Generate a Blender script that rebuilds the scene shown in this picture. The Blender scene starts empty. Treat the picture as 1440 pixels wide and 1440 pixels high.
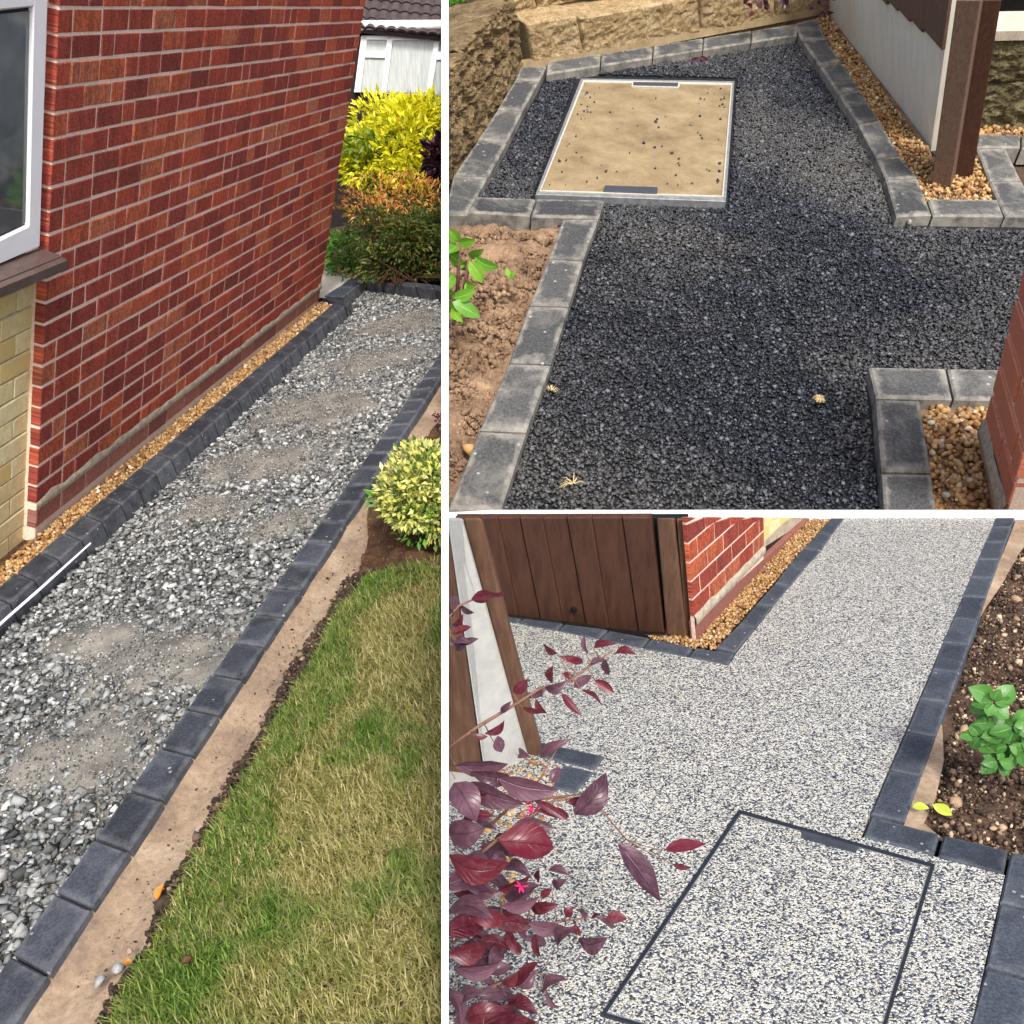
import bpy, math, random
import numpy as np
from mathutils import Vector, noise

# ------------------------------------------------------------------ camera, sky, sun, exposure
rng = np.random.default_rng(7); random.seed(7)
scene = bpy.context.scene
col = scene.collection
EYE = np.array([0.0, 0.0, 1.6])
PITCH = math.radians(30.0); FOC = 1300.0          # focal length in units of a 1440-wide picture
cam_data = bpy.data.cameras.new('camera'); cam = bpy.data.objects.new('camera', cam_data); col.objects.link(cam)
cam.location = EYE; cam.rotation_euler = (math.radians(90) - PITCH, 0, 0)
cam_data.sensor_fit = 'HORIZONTAL'; cam_data.sensor_width = 36; cam_data.lens = 36 * FOC / 1440
cam_data.clip_start = 0.05; cam_data.clip_end = 500
scene.camera = cam

SUN_EL, SUN_AZ = math.radians(54), math.radians(169)   # azimuth clockwise from +Y: behind the camera, a little right
world = bpy.data.worlds.new('World'); scene.world = world; world.use_nodes = True
wt = world.node_tree; wt.nodes.clear()
sky = wt.nodes.new('ShaderNodeTexSky'); sky.sky_type = 'NISHITA'; sky.sun_disc = False
sky.sun_elevation = SUN_EL; sky.sun_rotation = SUN_AZ; sky.air_density = .7; sky.dust_density = 5.0; sky.ozone_density = .6
bg = wt.nodes.new('ShaderNodeBackground'); bg.inputs[1].default_value = 0.15
wo = wt.nodes.new('ShaderNodeOutputWorld')
wt.links.new(sky.outputs[0], bg.inputs[0]); wt.links.new(bg.outputs[0], wo.inputs[0])
sun_d = bpy.data.lights.new('sun', 'SUN'); sun = bpy.data.objects.new('sun', sun_d); col.objects.link(sun)
sun_d.energy = 1.8; sun_d.angle = math.radians(9); sun_d.color = (1, .97, .93)
sdir = Vector((math.sin(SUN_AZ) * math.cos(SUN_EL), math.cos(SUN_AZ) * math.cos(SUN_EL), math.sin(SUN_EL)))
sun.rotation_euler = sdir.to_track_quat('Z', 'Y').to_euler()
vs = scene.view_settings; vs.view_transform = 'Standard'; vs.look = 'None'; vs.exposure = 0.8; vs.gamma = 1; vs.use_curve_mapping = False

# ------------------------------------------------------------------ the lie of the land: three plots, each a plane
RT = np.array([1., 0, 0]); FW = np.array([0, math.cos(PITCH), -math.sin(PITCH)]); DN = np.array([0, -math.sin(PITCH), -math.cos(PITCH)])
def nz(v): return v / np.linalg.norm(v)
def ray(x, y): return RT * (x - 720) / FOC + DN * (y - 720) / FOC + FW
def upw(v): v = nz(v); return v if v[2] > 0 else -v
N = {1: upw(np.cross(ray(958, 10.5), ray(-1522, 534))),
     2: upw(np.cross(ray(1100, -570), ray(100, -597))),
     3: upw(np.cross(ray(1590, 260), ray(-1333, 475)))}
UP = {1: upw(ray(-95, 3905)), 2: upw(ray(1100, 1700)), 3: upw(ray(1110, 2505))}
H = {1: 1.45, 3: 1.30}
H[2] = -(ray(1035, 722) * (-H[3] / (ray(1035, 722) @ N[3]))) @ N[2] * 1.06
def G(k, x, y, h=0.0):                      # a point of plot k, h above its surface
    d = ray(x, y); return EYE + d * (-(H[k] - h) / (d @ N[k]))
def Zat(p): return (p - EYE) @ FW
def Q(x, y, z): return EYE + ray(x, y) * z  # a point z metres in front of the lens
def pix(p):
    c = p - EYE; w = c @ FW; return 720 + FOC * (c @ RT) / w, 720 + FOC * (c @ DN) / w
class Face:                                 # an upright plane through base points, with its own grid
    def __init__(s, p0, e, v):
        s.o = p0; s.e = nz(e); s.v = nz(v); s.n = nz(np.cross(s.e, s.v))
        if s.n @ (EYE - p0) < 0: s.n = -s.n
        s.M = np.linalg.pinv(np.stack([s.e, s.v], 1))
    def P(s, a, b, out=0.0): return s.o + s.e * a + s.v * b + s.n * out
    def at(s, x, y, out=0.0):               # (along, up) of a picture point
        d = ray(x, y); q = EYE + d * (((s.o + s.n * out - EYE) @ s.n) / (d @ s.n))
        return s.M @ (q - s.o - s.n * out)
def height_to(b, v, y):                     # how far up v from b to reach picture row y
    c = b - EYE; t = (y - 720) / FOC
    return -((c @ DN) - t * (c @ FW)) / ((v @ DN) - t * (v @ FW))
PN = nz(RT - FW * ((625.7 - 720) / FOC))    # across the white partition
def keep(V, side, m=0.0045):
    V = np.asarray(V, float)
    if side:
        s = (V - EYE) @ PN * side; bad = s < m
        V = V.copy(); V[bad] += np.outer((m - s[bad]) * side, PN)
    return V

# ------------------------------------------------------------------ object helpers
LOC = {}
def thing(name, label, cat, loc, group=None, kind=None):
    o = bpy.data.objects.new(name, None); col.objects.link(o); o.location = loc; o.empty_display_size = .1
    LOC[o.name] = np.array(loc, float); tag(o, label, cat, group, kind); return o
def tag(o, label=None, cat=None, group=None, kind=None):
    if label: o['label'] = label
    if cat: o['category'] = cat
    if group: o['group'] = group
    if kind: o['kind'] = kind
    return o
def obj(name, V, F, mat, parent=None, smooth=False, side=0, uv=None, kind=None):
    V = keep(V, side); F = [list(map(int, f)) for f in F] if not isinstance(F, np.ndarray) else F
    org = np.array([V[:, 0].mean(), V[:, 1].mean(), V[:, 2].min()])
    me = bpy.data.meshes.new(name)
    if isinstance(F, np.ndarray) and F.shape[1] == 3:
        nv, nf = len(V), len(F)
        me.vertices.add(nv); me.vertices.foreach_set('co', (V - org).astype(np.float32).ravel())
        me.loops.add(nf * 3); me.loops.foreach_set('vertex_index', F.astype(np.int32).ravel())
        me.polygons.add(nf); me.polygons.foreach_set('loop_start', np.arange(0, nf * 3, 3, dtype=np.int32))
        me.update(calc_edges=True)
    else:
        me.from_pydata((V - org).tolist(), [], [list(f) for f in F]); me.update()
    if uv is not None:
        L = me.uv_layers.new(name='UVMap'); idx = np.zeros(len(me.loops), np.int32); me.loops.foreach_get('vertex_index', idx)
        L.data.foreach_set('uv', np.asarray(uv, np.float32)[idx].ravel())
    if smooth: me.polygons.foreach_set('use_smooth', [True] * len(me.polygons))
    me.materials.append(mat)
    o = bpy.data.objects.new(name, me); col.objects.link(o)
    pl = LOC[parent.name] if parent else np.zeros(3)
    o.location = org - pl; LOC[o.name] = org
    if parent: o.parent = parent
    if kind: o['kind'] = kind
    return o
def chbox(T, inw, depth, c=.004, gap=0.0, uvm=None):   # a block from its outer face, edges taken off
    T = np.array(T, float); m = T.mean(0)
    if gap:
        T = T + np.array([nz(m - t) for t in T]) * gap * 1.4
    nrm = nz(np.array(inw)); B = T + nrm * depth; R = T + nrm * c; I = []
    for i in range(4):
        a = nz(T[i - 1] - T[i]); b = nz(T[(i + 1) % 4] - T[i]); I.append(T[i] + (a + b) * c)
    V = np.concatenate([I, R, B])
    F = [[0, 1, 2, 3]]
    for i in range(4):
        j = (i + 1) % 4; F += [[i, i + 4, j + 4, j], [i + 4, i + 8, j + 8, j + 4]]
    F.append([8, 11, 10, 9])
    u = uvm if uvm else (1., 1.)
    q = np.array([[0, 0], [u[0], 0], [u[0], u[1]], [0, u[1]]]); uv = np.concatenate([q, q, q])
    return V, F, uv
def joined(parts):
    V, F, U, n = [], [], [], 0
    for p in parts:
        V.append(np.asarray(p[0])); F += [[i + n for i in f] for f in p[1]]; n += len(p[0])
        if len(p) > 2: U.append(p[2])
    return np.concatenate(V), F, (np.concatenate(U) if U else None)
def box(c, ax, ay, az):                                # half-axis vectors
    c, ax, ay, az = map(np.array, (c, ax, ay, az))
    V = [c + sx * ax + sy * ay + sz * az for sz in (-1, 1) for sy in (-1, 1) for sx in (-1, 1)]
    return np.array(V), [[0, 1, 3, 2], [4, 6, 7, 5], [0, 4, 5, 1], [2, 3, 7, 6], [0, 2, 6, 4], [1, 5, 7, 3]]
def slab(T, inw, depth):                               # polygon with thickness
    T = np.array(T, float); n = len(T); B = T + nz(np.array(inw)) * depth
    F = [list(range(n)), list(range(2 * n - 1, n - 1, -1))] + [[i, i + n, (i + 1) % n + n, (i + 1) % n] for i in range(n)]
    return np.concatenate([T, B]), F
def tube(P, R, sides=6):
    P = [np.array(p, float) for p in P]; V = []; F = []
    R = R if isinstance(R, (list, tuple)) else [R] * len(P)
    for i, p in enumerate(P):
        d = nz(P[min(i + 1, len(P) - 1)] - P[max(i - 1, 0)]); a = nz(np.cross(d, [.3, .2, .93])); b = np.cross(d, a)
        for s in range(sides):
            t = 2 * math.pi * s / sides; V.append(p + (a * math.cos(t) + b * math.sin(t)) * R[i])
    for i in range(len(P) - 1):
        for s in range(sides):
            q = (s + 1) % sides; F.append([i * sides + s, i * sides + q, (i + 1) * sides + q, (i + 1) * sides + s])
    F += [list(range(sides))[::-1], [(len(P) - 1) * sides + s for s in range(sides)]]
    return np.array(V), F
def fbm(p, f, o=4, seed=0.0):
    return noise.fractal(Vector((p[0] * f + seed, p[1] * f + seed * .7, p[2] * f)), 1.0, 2.0, o)
def patch(k, q, nu, nv, h=0.0, amp=0.0, freq=8.0, lumps=(), seed=0.0, fn=None):
    P = [G(k, *c) for c in q]; V = []
    for j in range(nv + 1):
        for i in range(nu + 1):
            u, v = i / nu, j / nv
            p = P[0] * (1 - u) * (1 - v) + P[1] * u * (1 - v) + P[2] * u * v + P[3] * (1 - u) * v
            z = h + (amp * fbm(p, freq, 4, seed) if amp else 0)
            if fn: z += fn(p)
            V.append(p + N[k] * z)
    F = [[j * (nu + 1) + i, j * (nu + 1) + i + 1, (j + 1) * (nu + 1) + i + 1, (j + 1) * (nu + 1) + i] for j in range(nv) for i in range(nu)]
    return np.array(V), F
def sheet(k, poly, h): return np.array([G(k, x, y, h) for x, y in poly]), [list(range(len(poly)))]
def basis(k):
    a = nz(np.cross(N[k], [0, -1., 0])); a = nz(np.cross([0, 1., 0], N[k])); b = np.cross(N[k], a); return a, b
def inside(px, py, poly):
    r = np.zeros(len(px), bool); n = len(poly)
    for i in range(n):
        x1, y1 = poly[i]; x2, y2 = poly[(i + 1) % n]
        c = ((y1 > py) != (y2 > py)) & (px < (x2 - x1) * (py - y1) / (y2 - y1 + 1e-12) + x1); r ^= c
    return r
def scatter(k, poly, n, h=0.0):                        # n random points of plot k inside an outline
    a, b = basis(k); o = G(k, *poly[0])
    pl = [((G(k, x, y) - o) @ a, (G(k, x, y) - o) @ b) for x, y in poly]
    P = np.array(pl); lo, hi = P.min(0), P.max(0); out = np.zeros((0, 2))
    while len(out) < n:
        c = rng.uniform(lo, hi, (n * 2, 2)); out = np.concatenate([out, c[inside(c[:, 0], c[:, 1], pl)]])
    c = out[:n]; return o + np.outer(c[:, 0], a) + np.outer(c[:, 1], b) + N[k] * h
def spacing_count(k, poly, size, cover):
    P = np.array([((G(k, x, y)) @ basis(k)[0], (G(k, x, y)) @ basis(k)[1]) for x, y in poly]); x, y = P.T
    A = abs(np.dot(x, np.roll(y, 1)) - np.dot(y, np.roll(x, 1))) / 2; return int(A / size ** 2 * cover)
gr = (1 + 5 ** .5) / 2
ICO = np.array([(-1, gr, 0), (1, gr, 0), (-1, -gr, 0), (1, -gr, 0), (0, -1, gr), (0, 1, gr), (0, -1, -gr), (0, 1, -gr), (gr, 0, -1), (gr, 0, 1), (-gr, 0, -1), (-gr, 0, 1)]) / 1.902
ICOF = np.array([(0, 11, 5), (0, 5, 1), (0, 1, 7), (0, 7, 10), (0, 10, 11), (1, 5, 9), (5, 11, 4), (11, 10, 2), (10, 7, 6), (7, 1, 8), (3, 9, 4), (3, 4, 2), (3, 2, 6), (3, 6, 8), (3, 8, 9), (4, 9, 5), (2, 4, 11), (6, 2, 10), (8, 6, 7), (9, 8, 1)])
OCT = np.array([(1, 0, 0), (-1, 0, 0), (0, 1, 0), (0, -1, 0), (0, 0, 1), (0, 0, -1)], float)
OCTF = np.array([(0, 2, 4), (2, 1, 4), (1, 3, 4), (3, 0, 4), (2, 0, 5), (1, 2, 5), (3, 1, 5), (0, 3, 5)])
CUB = np.array([(x, y, z) for x in (-1, 1) for y in (-1, 1) for z in (-1, 1)], float) * .68
CUBF = np.array([(0, 1, 3), (0, 3, 2), (4, 6, 7), (4, 7, 5), (0, 4, 5), (0, 5, 1), (2, 3, 7), (2, 7, 6), (0, 2, 6), (0, 6, 4), (1, 5, 7), (1, 7, 3)])
def rand_rot(n):
    q = rng.normal(size=(n, 4)); q /= np.linalg.norm(q, axis=1)[:, None]; w, x, y, z = q.T
    return np.stack([1 - 2 * (y * y + z * z), 2 * (x * y - z * w), 2 * (x * z + y * w), 2 * (x * y + z * w), 1 - 2 * (x * x + z * z), 2 * (y * z - x * w), 2 * (x * z - y * w), 2 * (y * z + x * w), 1 - 2 * (x * x + y * y)], 1).reshape(n, 3, 3)
def stones(C, size, jag=.28, flat=.62, base=(ICO, ICOF), up=None, cuts=0):
    n = len(C); B, Fb = base; m = len(B)
    V = B[None] * (1 + rng.uniform(-jag, jag, (n, m, 1))) * np.stack([rng.uniform(.85, 1.3, n), rng.uniform(.7, 1.05, n), rng.uniform(flat, 1, n)], 1)[:, None]
    for _ in range(cuts):
        d = rng.normal(size=(n, 3)); d /= np.linalg.norm(d, axis=1)[:, None]; o = np.maximum(np.einsum('nmj,nj->nm', V, d) - .5, 0); V = V - o[..., None] * d[:, None]
    R = rand_rot(n); V = np.einsum('nij,nmj->nmi', R, V)
    if up is not None:
        z = V @ up; V = V - (z * .32)[..., None] * up
    V = V * (np.asarray(size)[:, None, None] / 2) + C[:, None]
    F = Fb[None] + (np.arange(n) * m)[:, None, None]
    return V.reshape(-1, 3), F.reshape(-1, 3)

# ------------------------------------------------------------------ materials
def lin(c):
    if isinstance(c, str):
        c = [int(c[i:i + 2], 16) / 255 for i in (0, 2, 4)]
        c = [x / 12.92 if x <= .04045 else ((x + .055) / 1.055) ** 2.4 for x in c]
    return (*c[:3], 1)
class Mat:
    def __init__(s, name, rough=.8, spec=.3):
        s.m = bpy.data.materials.new(name); s.m.use_nodes = True; s.t = s.m.node_tree; s.b = s.t.nodes['Principled BSDF']
        s.b.inputs['Roughness'].default_value = rough; s.b.inputs['Specular IOR Level'].default_value = spec
    def n(s, typ, **k):
        d = s.t.nodes.new(typ)
        for a, v in k.items(): setattr(d, a, v)
        return d
    def l(s, a, b): s.t.links.new(a, b); return s
    def coord(s, which='Object', scale=(1, 1, 1), shift=True):
        if which == 'Position': o = s.n('ShaderNodeNewGeometry').outputs['Position']
        else: o = s.n('ShaderNodeTexCoord').outputs[which]
        mp = s.n('ShaderNodeMapping'); mp.inputs['Scale'].default_value = scale; s.l(o, mp.inputs[0])
        if shift:
            oi = s.n('ShaderNodeObjectInfo'); mu = s.n('ShaderNodeMath', operation='MULTIPLY'); mu.inputs[1].default_value = 37.3
            s.l(oi.outputs['Random'], mu.inputs[0]); s.l(mu.outputs[0], mp.inputs['Location'])
        return mp.outputs[0]
    def noise(s, co, scale, detail=4, rough=.55, dist=0):
        d = s.n('ShaderNodeTexNoise'); d.inputs['Scale'].default_value = scale; d.inputs['Detail'].default_value = detail
        d.inputs['Roughness'].default_value = rough; d.inputs['Distortion'].default_value = dist; s.l(co, d.inputs['Vector']); return d.outputs[0]
    def voro(s, co, scale, out='Color', feature='F1', rnd=1):
        d = s.n('ShaderNodeTexVoronoi', feature=feature); d.inputs['Scale'].default_value = scale; d.inputs['Randomness'].default_value = rnd; s.l(co, d.inputs['Vector']); return d.outputs[out]
    def ramp(s, f, stops, interp='LINEAR'):
        d = s.n('ShaderNodeValToRGB'); e = d.color_ramp.elements; d.color_ramp.interpolation = interp
        while len(e) < len(stops): e.new(.5)
        for i, (p, c) in enumerate(stops): e[i].position = p; e[i].color = lin(c)
        s.l(f, d.inputs[0]); return d.outputs[0]
    def rnd(s):                                        # one number for each piece, separate or joined
        a = s.n('ShaderNodeObjectInfo').outputs['Random']; b = s.n('ShaderNodeNewGeometry').outputs['Random Per Island']
        m = s.n('ShaderNodeMath', operation='ADD'); s.l(a, m.inputs[0]).l(b, m.inputs[1])
        f = s.n('ShaderNodeMath', operation='FRACT'); s.l(m.outputs[0], f.inputs[0]); return f.outputs[0]
    def island(s): return s.n('ShaderNodeNewGeometry').outputs['Random Per Island']
    def mix(s, f, a, b, mode='MIX'):
        d = s.n('ShaderNodeMix', data_type='RGBA', blend_type=mode)
        for v, i in ((f, 0), (a, 6), (b, 7)):
            if hasattr(v, 'links'): s.l(v, d.inputs[i])
            elif i == 0: d.inputs[0].default_value = v
            else: d.inputs[i].default_value = lin(v)
        return d.outputs[2]
    def math(s, op, a, b=0.0):
        d = s.n('ShaderNodeMath', operation=op)
        for v, i in ((a, 0), (b, 1)):
            if hasattr(v, 'links'): s.l(v, d.inputs[i])
            else: d.inputs[i].default_value = v
        return d.outputs[0]
    def color(s, c):
        if hasattr(c, 'links'): s.l(c, s.b.inputs['Base Color'])
        else: s.b.inputs['Base Color'].default_value = lin(c)
        return s
    def bump(s, hgt, strength=.5, dist=.005):
        d = s.n('ShaderNodeBump'); d.inputs['Strength'].default_value = strength; d.inputs['Distance'].default_value = dist
        s.l(hgt, d.inputs['Height']); s.l(d.outputs[0], s.b.inputs['Normal']); return s
    def edge(s, w):                                    # 1 near the rim of a face that carries 0..1 coordinates
        sp = s.n('ShaderNodeSeparateXYZ'); s.l(s.n('ShaderNodeTexCoord').outputs['UV'], sp.inputs[0])
        ms = [sp.outputs[0], s.math('SUBTRACT', 1.0, sp.outputs[0]), sp.outputs[1], s.math('SUBTRACT', 1.0, sp.outputs[1])]
        r = s.math('MINIMUM', s.math('MINIMUM', ms[0], ms[1]), s.math('MINIMUM', ms[2], ms[3]))
        return s.math('SUBTRACT', 1.0, s.math('DIVIDE', r, w))

def block_mat(name, lo, hi, pale, stain, amount, grain):
    m = Mat(name, .85, .25); c = m.coord('Object'); r = m.rnd()
    base = m.mix(r, lo, hi)
    spk = m.ramp(m.noise(c, grain, 3, .7), [(.32, (.55, .55, .55)), (.5, (1, 1, 1)), (.72, (1.7, 1.7, 1.7))])
    base = m.mix(1.0, base, spk, 'MULTIPLY')
    blot = m.noise(c, grain * .05, 4, .65, .6)
    base = m.mix(m.ramp(blot, [(.5, (0, 0, 0)), (.72, (amount * .6,) * 3)]), base, pale)
    base = m.mix(m.ramp(m.noise(c, grain * .035, 2), [(.58, (0, 0, 0)), (.66, (stain,) * 3)]), base, '1c1f24')
    e = m.math('ADD', m.edge(.16), m.math('MULTIPLY', m.math('SUBTRACT', m.noise(c, grain * .12, 4, .7), .62), 3.2))
    cl = m.n('ShaderNodeClamp'); m.l(e, cl.inputs[0])
    base = m.mix(m.math('MULTIPLY', cl.outputs[0], amount), base, pale)
    dots = m.ramp(m.voro(c, grain * .12, 'Distance'), [(.06, (1, 1, 1)), (.09, (0, 0, 0))])
    base = m.mix(m.math('MULTIPLY', dots, .5), base, 'c9c8c2')
    return m.color(base).bump(m.noise(c, grain * .8, 4, .7), .45, .0025).m
M_block1 = block_mat('charcoal_block', '282b31', '3e424a', '7d8084', .5, .35, 150)
M_block2 = block_mat('dusty_block', '3b3d3f', '535453', 'b0ac9f', .15, .55, 70)
M_block3 = block_mat('blue_grey_block', '343b45', '444b55', '83888d', .3, .22, 190)

def brick_mat(name, cols, streak, sp, bum=.5):
    m = Mat(name, .95, .12); r = m.rnd(); base = m.ramp(r, cols)
    bd = m.ramp(m.noise(m.coord('UV', (24, 2.5, 1)), 1.0, 8, .75, .4), [(.5, (0, 0, 0)), (.56, (streak * .75,) * 3), (.64, (streak * .75,) * 3), (.7, (0, 0, 0))])
    base = m.mix(bd, base, '6b3a39')
    st = m.noise(m.coord('UV', (85, 42, 1)), 1.0, 6, .7, .6)
    base = m.mix(m.ramp(st, [(.46, (0, 0, 0)), (.56, (streak * .9,) * 3)]), base, '6d3735')
    st2 = m.noise(m.coord('UV', (70, 36, 1)), 1.0, 6, .7, .8)
    base = m.mix(m.ramp(st2, [(.54, (0, 0, 0)), (.62, (streak * .7,) * 3)]), base, 'c8694d')
    f = m.noise(m.coord('UV', (230, 190, 1)), 1.0, 3, .8)
    base = m.mix(m.ramp(f, [(.57, (0, 0, 0)), (.66, (sp,) * 3)]), base, 'dba98c')
    base = m.mix(m.ramp(f, [(.34, (.7,) * 3), (.44, (0, 0, 0))]), base, '3a1c1d')
    h = m.math('ADD', m.math('MULTIPLY', st, 1.1), m.math('MULTIPLY', f, 1.1))
    return m.color(base).bump(h, bum, .008).m
M_brick = brick_mat('red_brick', [(0, '96463f'), (.2, 'b95546'), (.4, 'c95c46'), (.56, 'a84c44'), (.72, 'd66449'), (.88, 'e07750'), (1, 'dd8a66')], .6, .5, 1.0)
M_brick_o = brick_mat('orange_brick', [(0, 'df8c6c'), (.3, 'e8966f'), (.6, 'd58069'), (1, 'efa47c')], .08, .3, .6)
M_brick_p = brick_mat('faded_brick', [(0, '7d5450'), (.5, '94655c'), (1, 'a77a6c')], .3, .5)
m = Mat('yellow_brick', .85, .2); r = m.rnd(); f = m.noise(m.coord('UV', (40, 22, 1)), 1, 5, .65)
yb = m.mix(m.ramp(f, [(.35, (.7,) * 3), (.7, (0, 0, 0))]), m.ramp(r, [(0, 'e6d49c'), (.4, 'efe2b2'), (.75, 'e0ca88'), (1, 'd8b062')]), 'cab87e')
M_brick_y = m.color(yb).bump(f, .3, .003).m
m = Mat('mortar', .95, .1); c = m.coord('Position', shift=False); f = m.noise(c, 90, 4, .7)
M_mortar = m.color(m.ramp(f, [(.3, 'd6b9a2'), (.7, 'f6e2d0')])).bump(f, .6, .004).m
m = Mat('grey_mortar', .95, .1); c = m.coord('Position', shift=False); f = m.noise(c, 30, 5, .7)
M_mortar_g = m.color(m.ramp(f, [(.3, '8d8474'), (.5, 'b3a894'), (.75, 'cfc4b0')])).bump(f, .9, .012).m

def ground_mat(name, stops, scale, bum, dist, fine=None, spk=None, rough=.95):
    m = Mat(name, rough, .15); c = m.coord('Position', shift=False); f = m.noise(c, scale, 6, .68)
    base = m.ramp(f, stops); g = m.noise(c, fine or scale * 6, 4, .75)
    base = m.mix(.55, base, m.ramp(g, [(.25, (.45,) * 3), (.5, (1, 1, 1)), (.8, (1.6,) * 3)]), 'MULTIPLY')
    if spk:
        v = m.voro(c, spk[0], 'Distance'); base = m.mix(m.ramp(v, [(.1, (spk[2],) * 3), (.2, (0, 0, 0))]), base, spk[1])
    h = m.math('ADD', m.math('MULTIPLY', f, .7), m.math('MULTIPLY', g, .6))
    return m.color(base).bump(h, bum, dist).m
M_sand = ground_mat('sandy_mortar', [(.3, '75665a'), (.5, '94816b'), (.7, 'a99883')], 6, .5, .012, 55, (60, '7c5b40', .5))
M_soil = ground_mat('dark_soil', [(.3, '3a2a20'), (.5, '5a4232'), (.7, '77593f')], 14, 1, .02, 80, (55, 'b59a78', .5))
M_soil2 = ground_mat('brown_soil', [(.3, '64503e'), (.5, '88705a'), (.7, 'a68c70')], 5, 1, .03, 28, (24, 'd0b184', .45))
M_soil3 = ground_mat('bed_soil', [(.3, '33271f'), (.5, '57463a'), (.72, '7a6553')], 11, 1, .02, 60, (60, 'c3ab8a', .6))
M_grit = ground_mat('grit', [(.3, '5d5b54'), (.5, '7d7a72'), (.7, '979386')], 9, .8, .01, 130, (150, 'a5a398', .6))
M_under = ground_mat('packed_earth', [(.3, '3c3128'), (.7, '5d4c3c')], 4, .6, .02)
M_thatch = ground_mat('thatch', [(.3, '2c2813'), (.5, '453f1f'), (.7, '62572f')], 5, .9, .02, 60)
M_concrete = ground_mat('concrete', [(.3, 'a59a88'), (.7, 'c5bba8')], 8, .3, .004, 90)

def stone_mat(name, stops, rough=.85, spec=.3, vein=None, patch_=None, fine=300, coat=0):
    m = Mat(name, rough, spec); base = m.ramp(m.island(), stops); c = m.coord('Position', shift=False)
    base = m.mix(.7, base, m.ramp(m.noise(c, fine, 3, .7), [(.3, (.65,) * 3), (.5, (1, 1, 1)), (.75, (1.35,) * 3)]), 'MULTIPLY')
    if patch_: base = m.mix(m.ramp(m.noise(c, patch_[0], 4, .6, .4), [(patch_[1], (0, 0, 0)), (patch_[2], (patch_[4],) * 3)]), base, patch_[3])
    return m.color(base).m
M_gravel = stone_mat('grey_limestone', [(0, '3a3c3d'), (.3, '5f6261'), (.6, '7e817f'), (.88, 'a0a29f'), (1, 'c2c3c0')], patch_=(1.6, .56, .75, '8d897d', .35))
M_crumb1 = stone_mat('edge_soil_chips', [(0, '221a14'), (.6, '40332a'), (.9, '5e4c3d'), (1, '9a8468')])
M_gold = stone_mat('gold_gravel', [(0, '6a4a30'), (.25, '8d673c'), (.5, 'ab8450'), (.75, 'c0a06c'), (.9, '835f42'), (1, 'dccfb0')], .6, .4)
M_tar = stone_mat('black_asphalt', [(0, '13161b'), (.5, '23272f'), (.85, '353a43'), (1, '666b71')], .55, .45, patch_=(.42, .46, .8, '8f8b80', .45), fine=120)
m = Mat('asphalt_binder', .6, .4); c = m.coord('Position', shift=False); f = m.noise(c, 40, 4, .8)
M_tarb = m.color(m.ramp(f, [(.3, '0b0d10'), (.7, '22262b')])).bump(f, 1, .02).m
m = Mat('pale_stone', .8, .3); M_white_stone = m.color(m.ramp(m.noise(m.coord(), 60, 4), [(.3, '6f706e'), (.7, 'a3a4a1')])).m

m = Mat('resin_bound_aggregate', .55, .4); c = m.coord('Position', shift=False)
vc = m.voro(c, 285, 'Color'); sp_ = m.n('ShaderNodeSeparateColor'); m.l(vc, sp_.inputs[0])
agg = m.ramp(sp_.outputs[0], [(0, '262c38'), (.17, '48505e'), (.3, '72787f'), (.39, '9da09d'), (.48, 'bcbeb6'), (.62, 'cfd0c6'), (.8, 'dedfd6'), (.92, 'c3bc9e'), (1, 'e9eae4')], 'CONSTANT')
dd = m.voro(c, 285, 'Distance')
agg = m.mix(m.ramp(dd, [(.5, (0, 0, 0)), (.85, (.6,) * 3)]), agg, '55565a')
agg = m.mix(m.ramp(m.noise(c, 26, 3), [(.5, (0, 0, 0)), (.75, (.16,) * 3)]), agg, '60656f')
M_resin = m.color(agg).bump(m.math('SUBTRACT', 1.0, dd), .7, .003).m

def plain(name, c, rough=.6, spec=.4, var=None, scale=20, bum=0, stretch=(1, 1, 1), wh='Object'):
    m = Mat(name, rough, spec); co = m.coord(wh, stretch); f = m.noise(co, scale, 5, .65)
    m.color(m.ramp(f, [(.3, c), (.72, var or c)]))
    if bum: m.bump(f, bum, .003)
    return m.m
M_white = plain('white_paint', 'f4f4f2', .6, .3, 'fbfbfa', 5)
M_pvc = plain('white_plastic', 'f3f5f6', .3, .5, 'fafbfb', 6)
M_sill = plain('brown_plastic', '4d3f3a', .35, .4, '63524b', 18)
M_rubber_gap = plain('rubber_gap_black', '15171a', .5, .3)  # black of the pane rubber, also the painted dark of the gate openings
M_wood = plain('brown_stained_wood', '3b251b', .6, .3, '54382b', 3.5, .4, (14, 14, 1.0))
M_wood2 = plain('brown_painted_post', '5b483c', .6, .3, '776050', 3.5, .4, (16, 16, 1.2))
M_wood3 = plain('weathered_brown_post', '543b2c', .6, .3, '765846', 3.5, .5, (18, 18, 1.2))
M_panel = plain('white_concrete', 'dddbc8', .85, .2, 'efeddc', 4, .15, (3, 3, .6))
M_panel3 = plain('pale_concrete', 'a9aba6', .85, .2, 'bfc1bc', 26, .3)
M_steel = plain('galvanised_steel', '5c6062', .45, .5, '85888a', 25)
M_edge = plain('bright_metal_edge', 'a8a496', .45, .5, 'c4c0b2', 30)
M_slot = plain('slot_plastic', '34383f', .5, .4, '434851', 30)
M_trim = plain('black_trim', '1d2026', .4, .5, '2b2f36', 40)
m = Mat('cement_infill', .9, .15); c = m.coord('Object'); f = m.noise(c, 3.4, 9, .7, .15); g = m.noise(c, 45, 6, .8)
inf = m.ramp(f, [(.28, '6a5b44'), (.45, '837357'), (.6, '948466'), (.75, 'a59877')])
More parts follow.
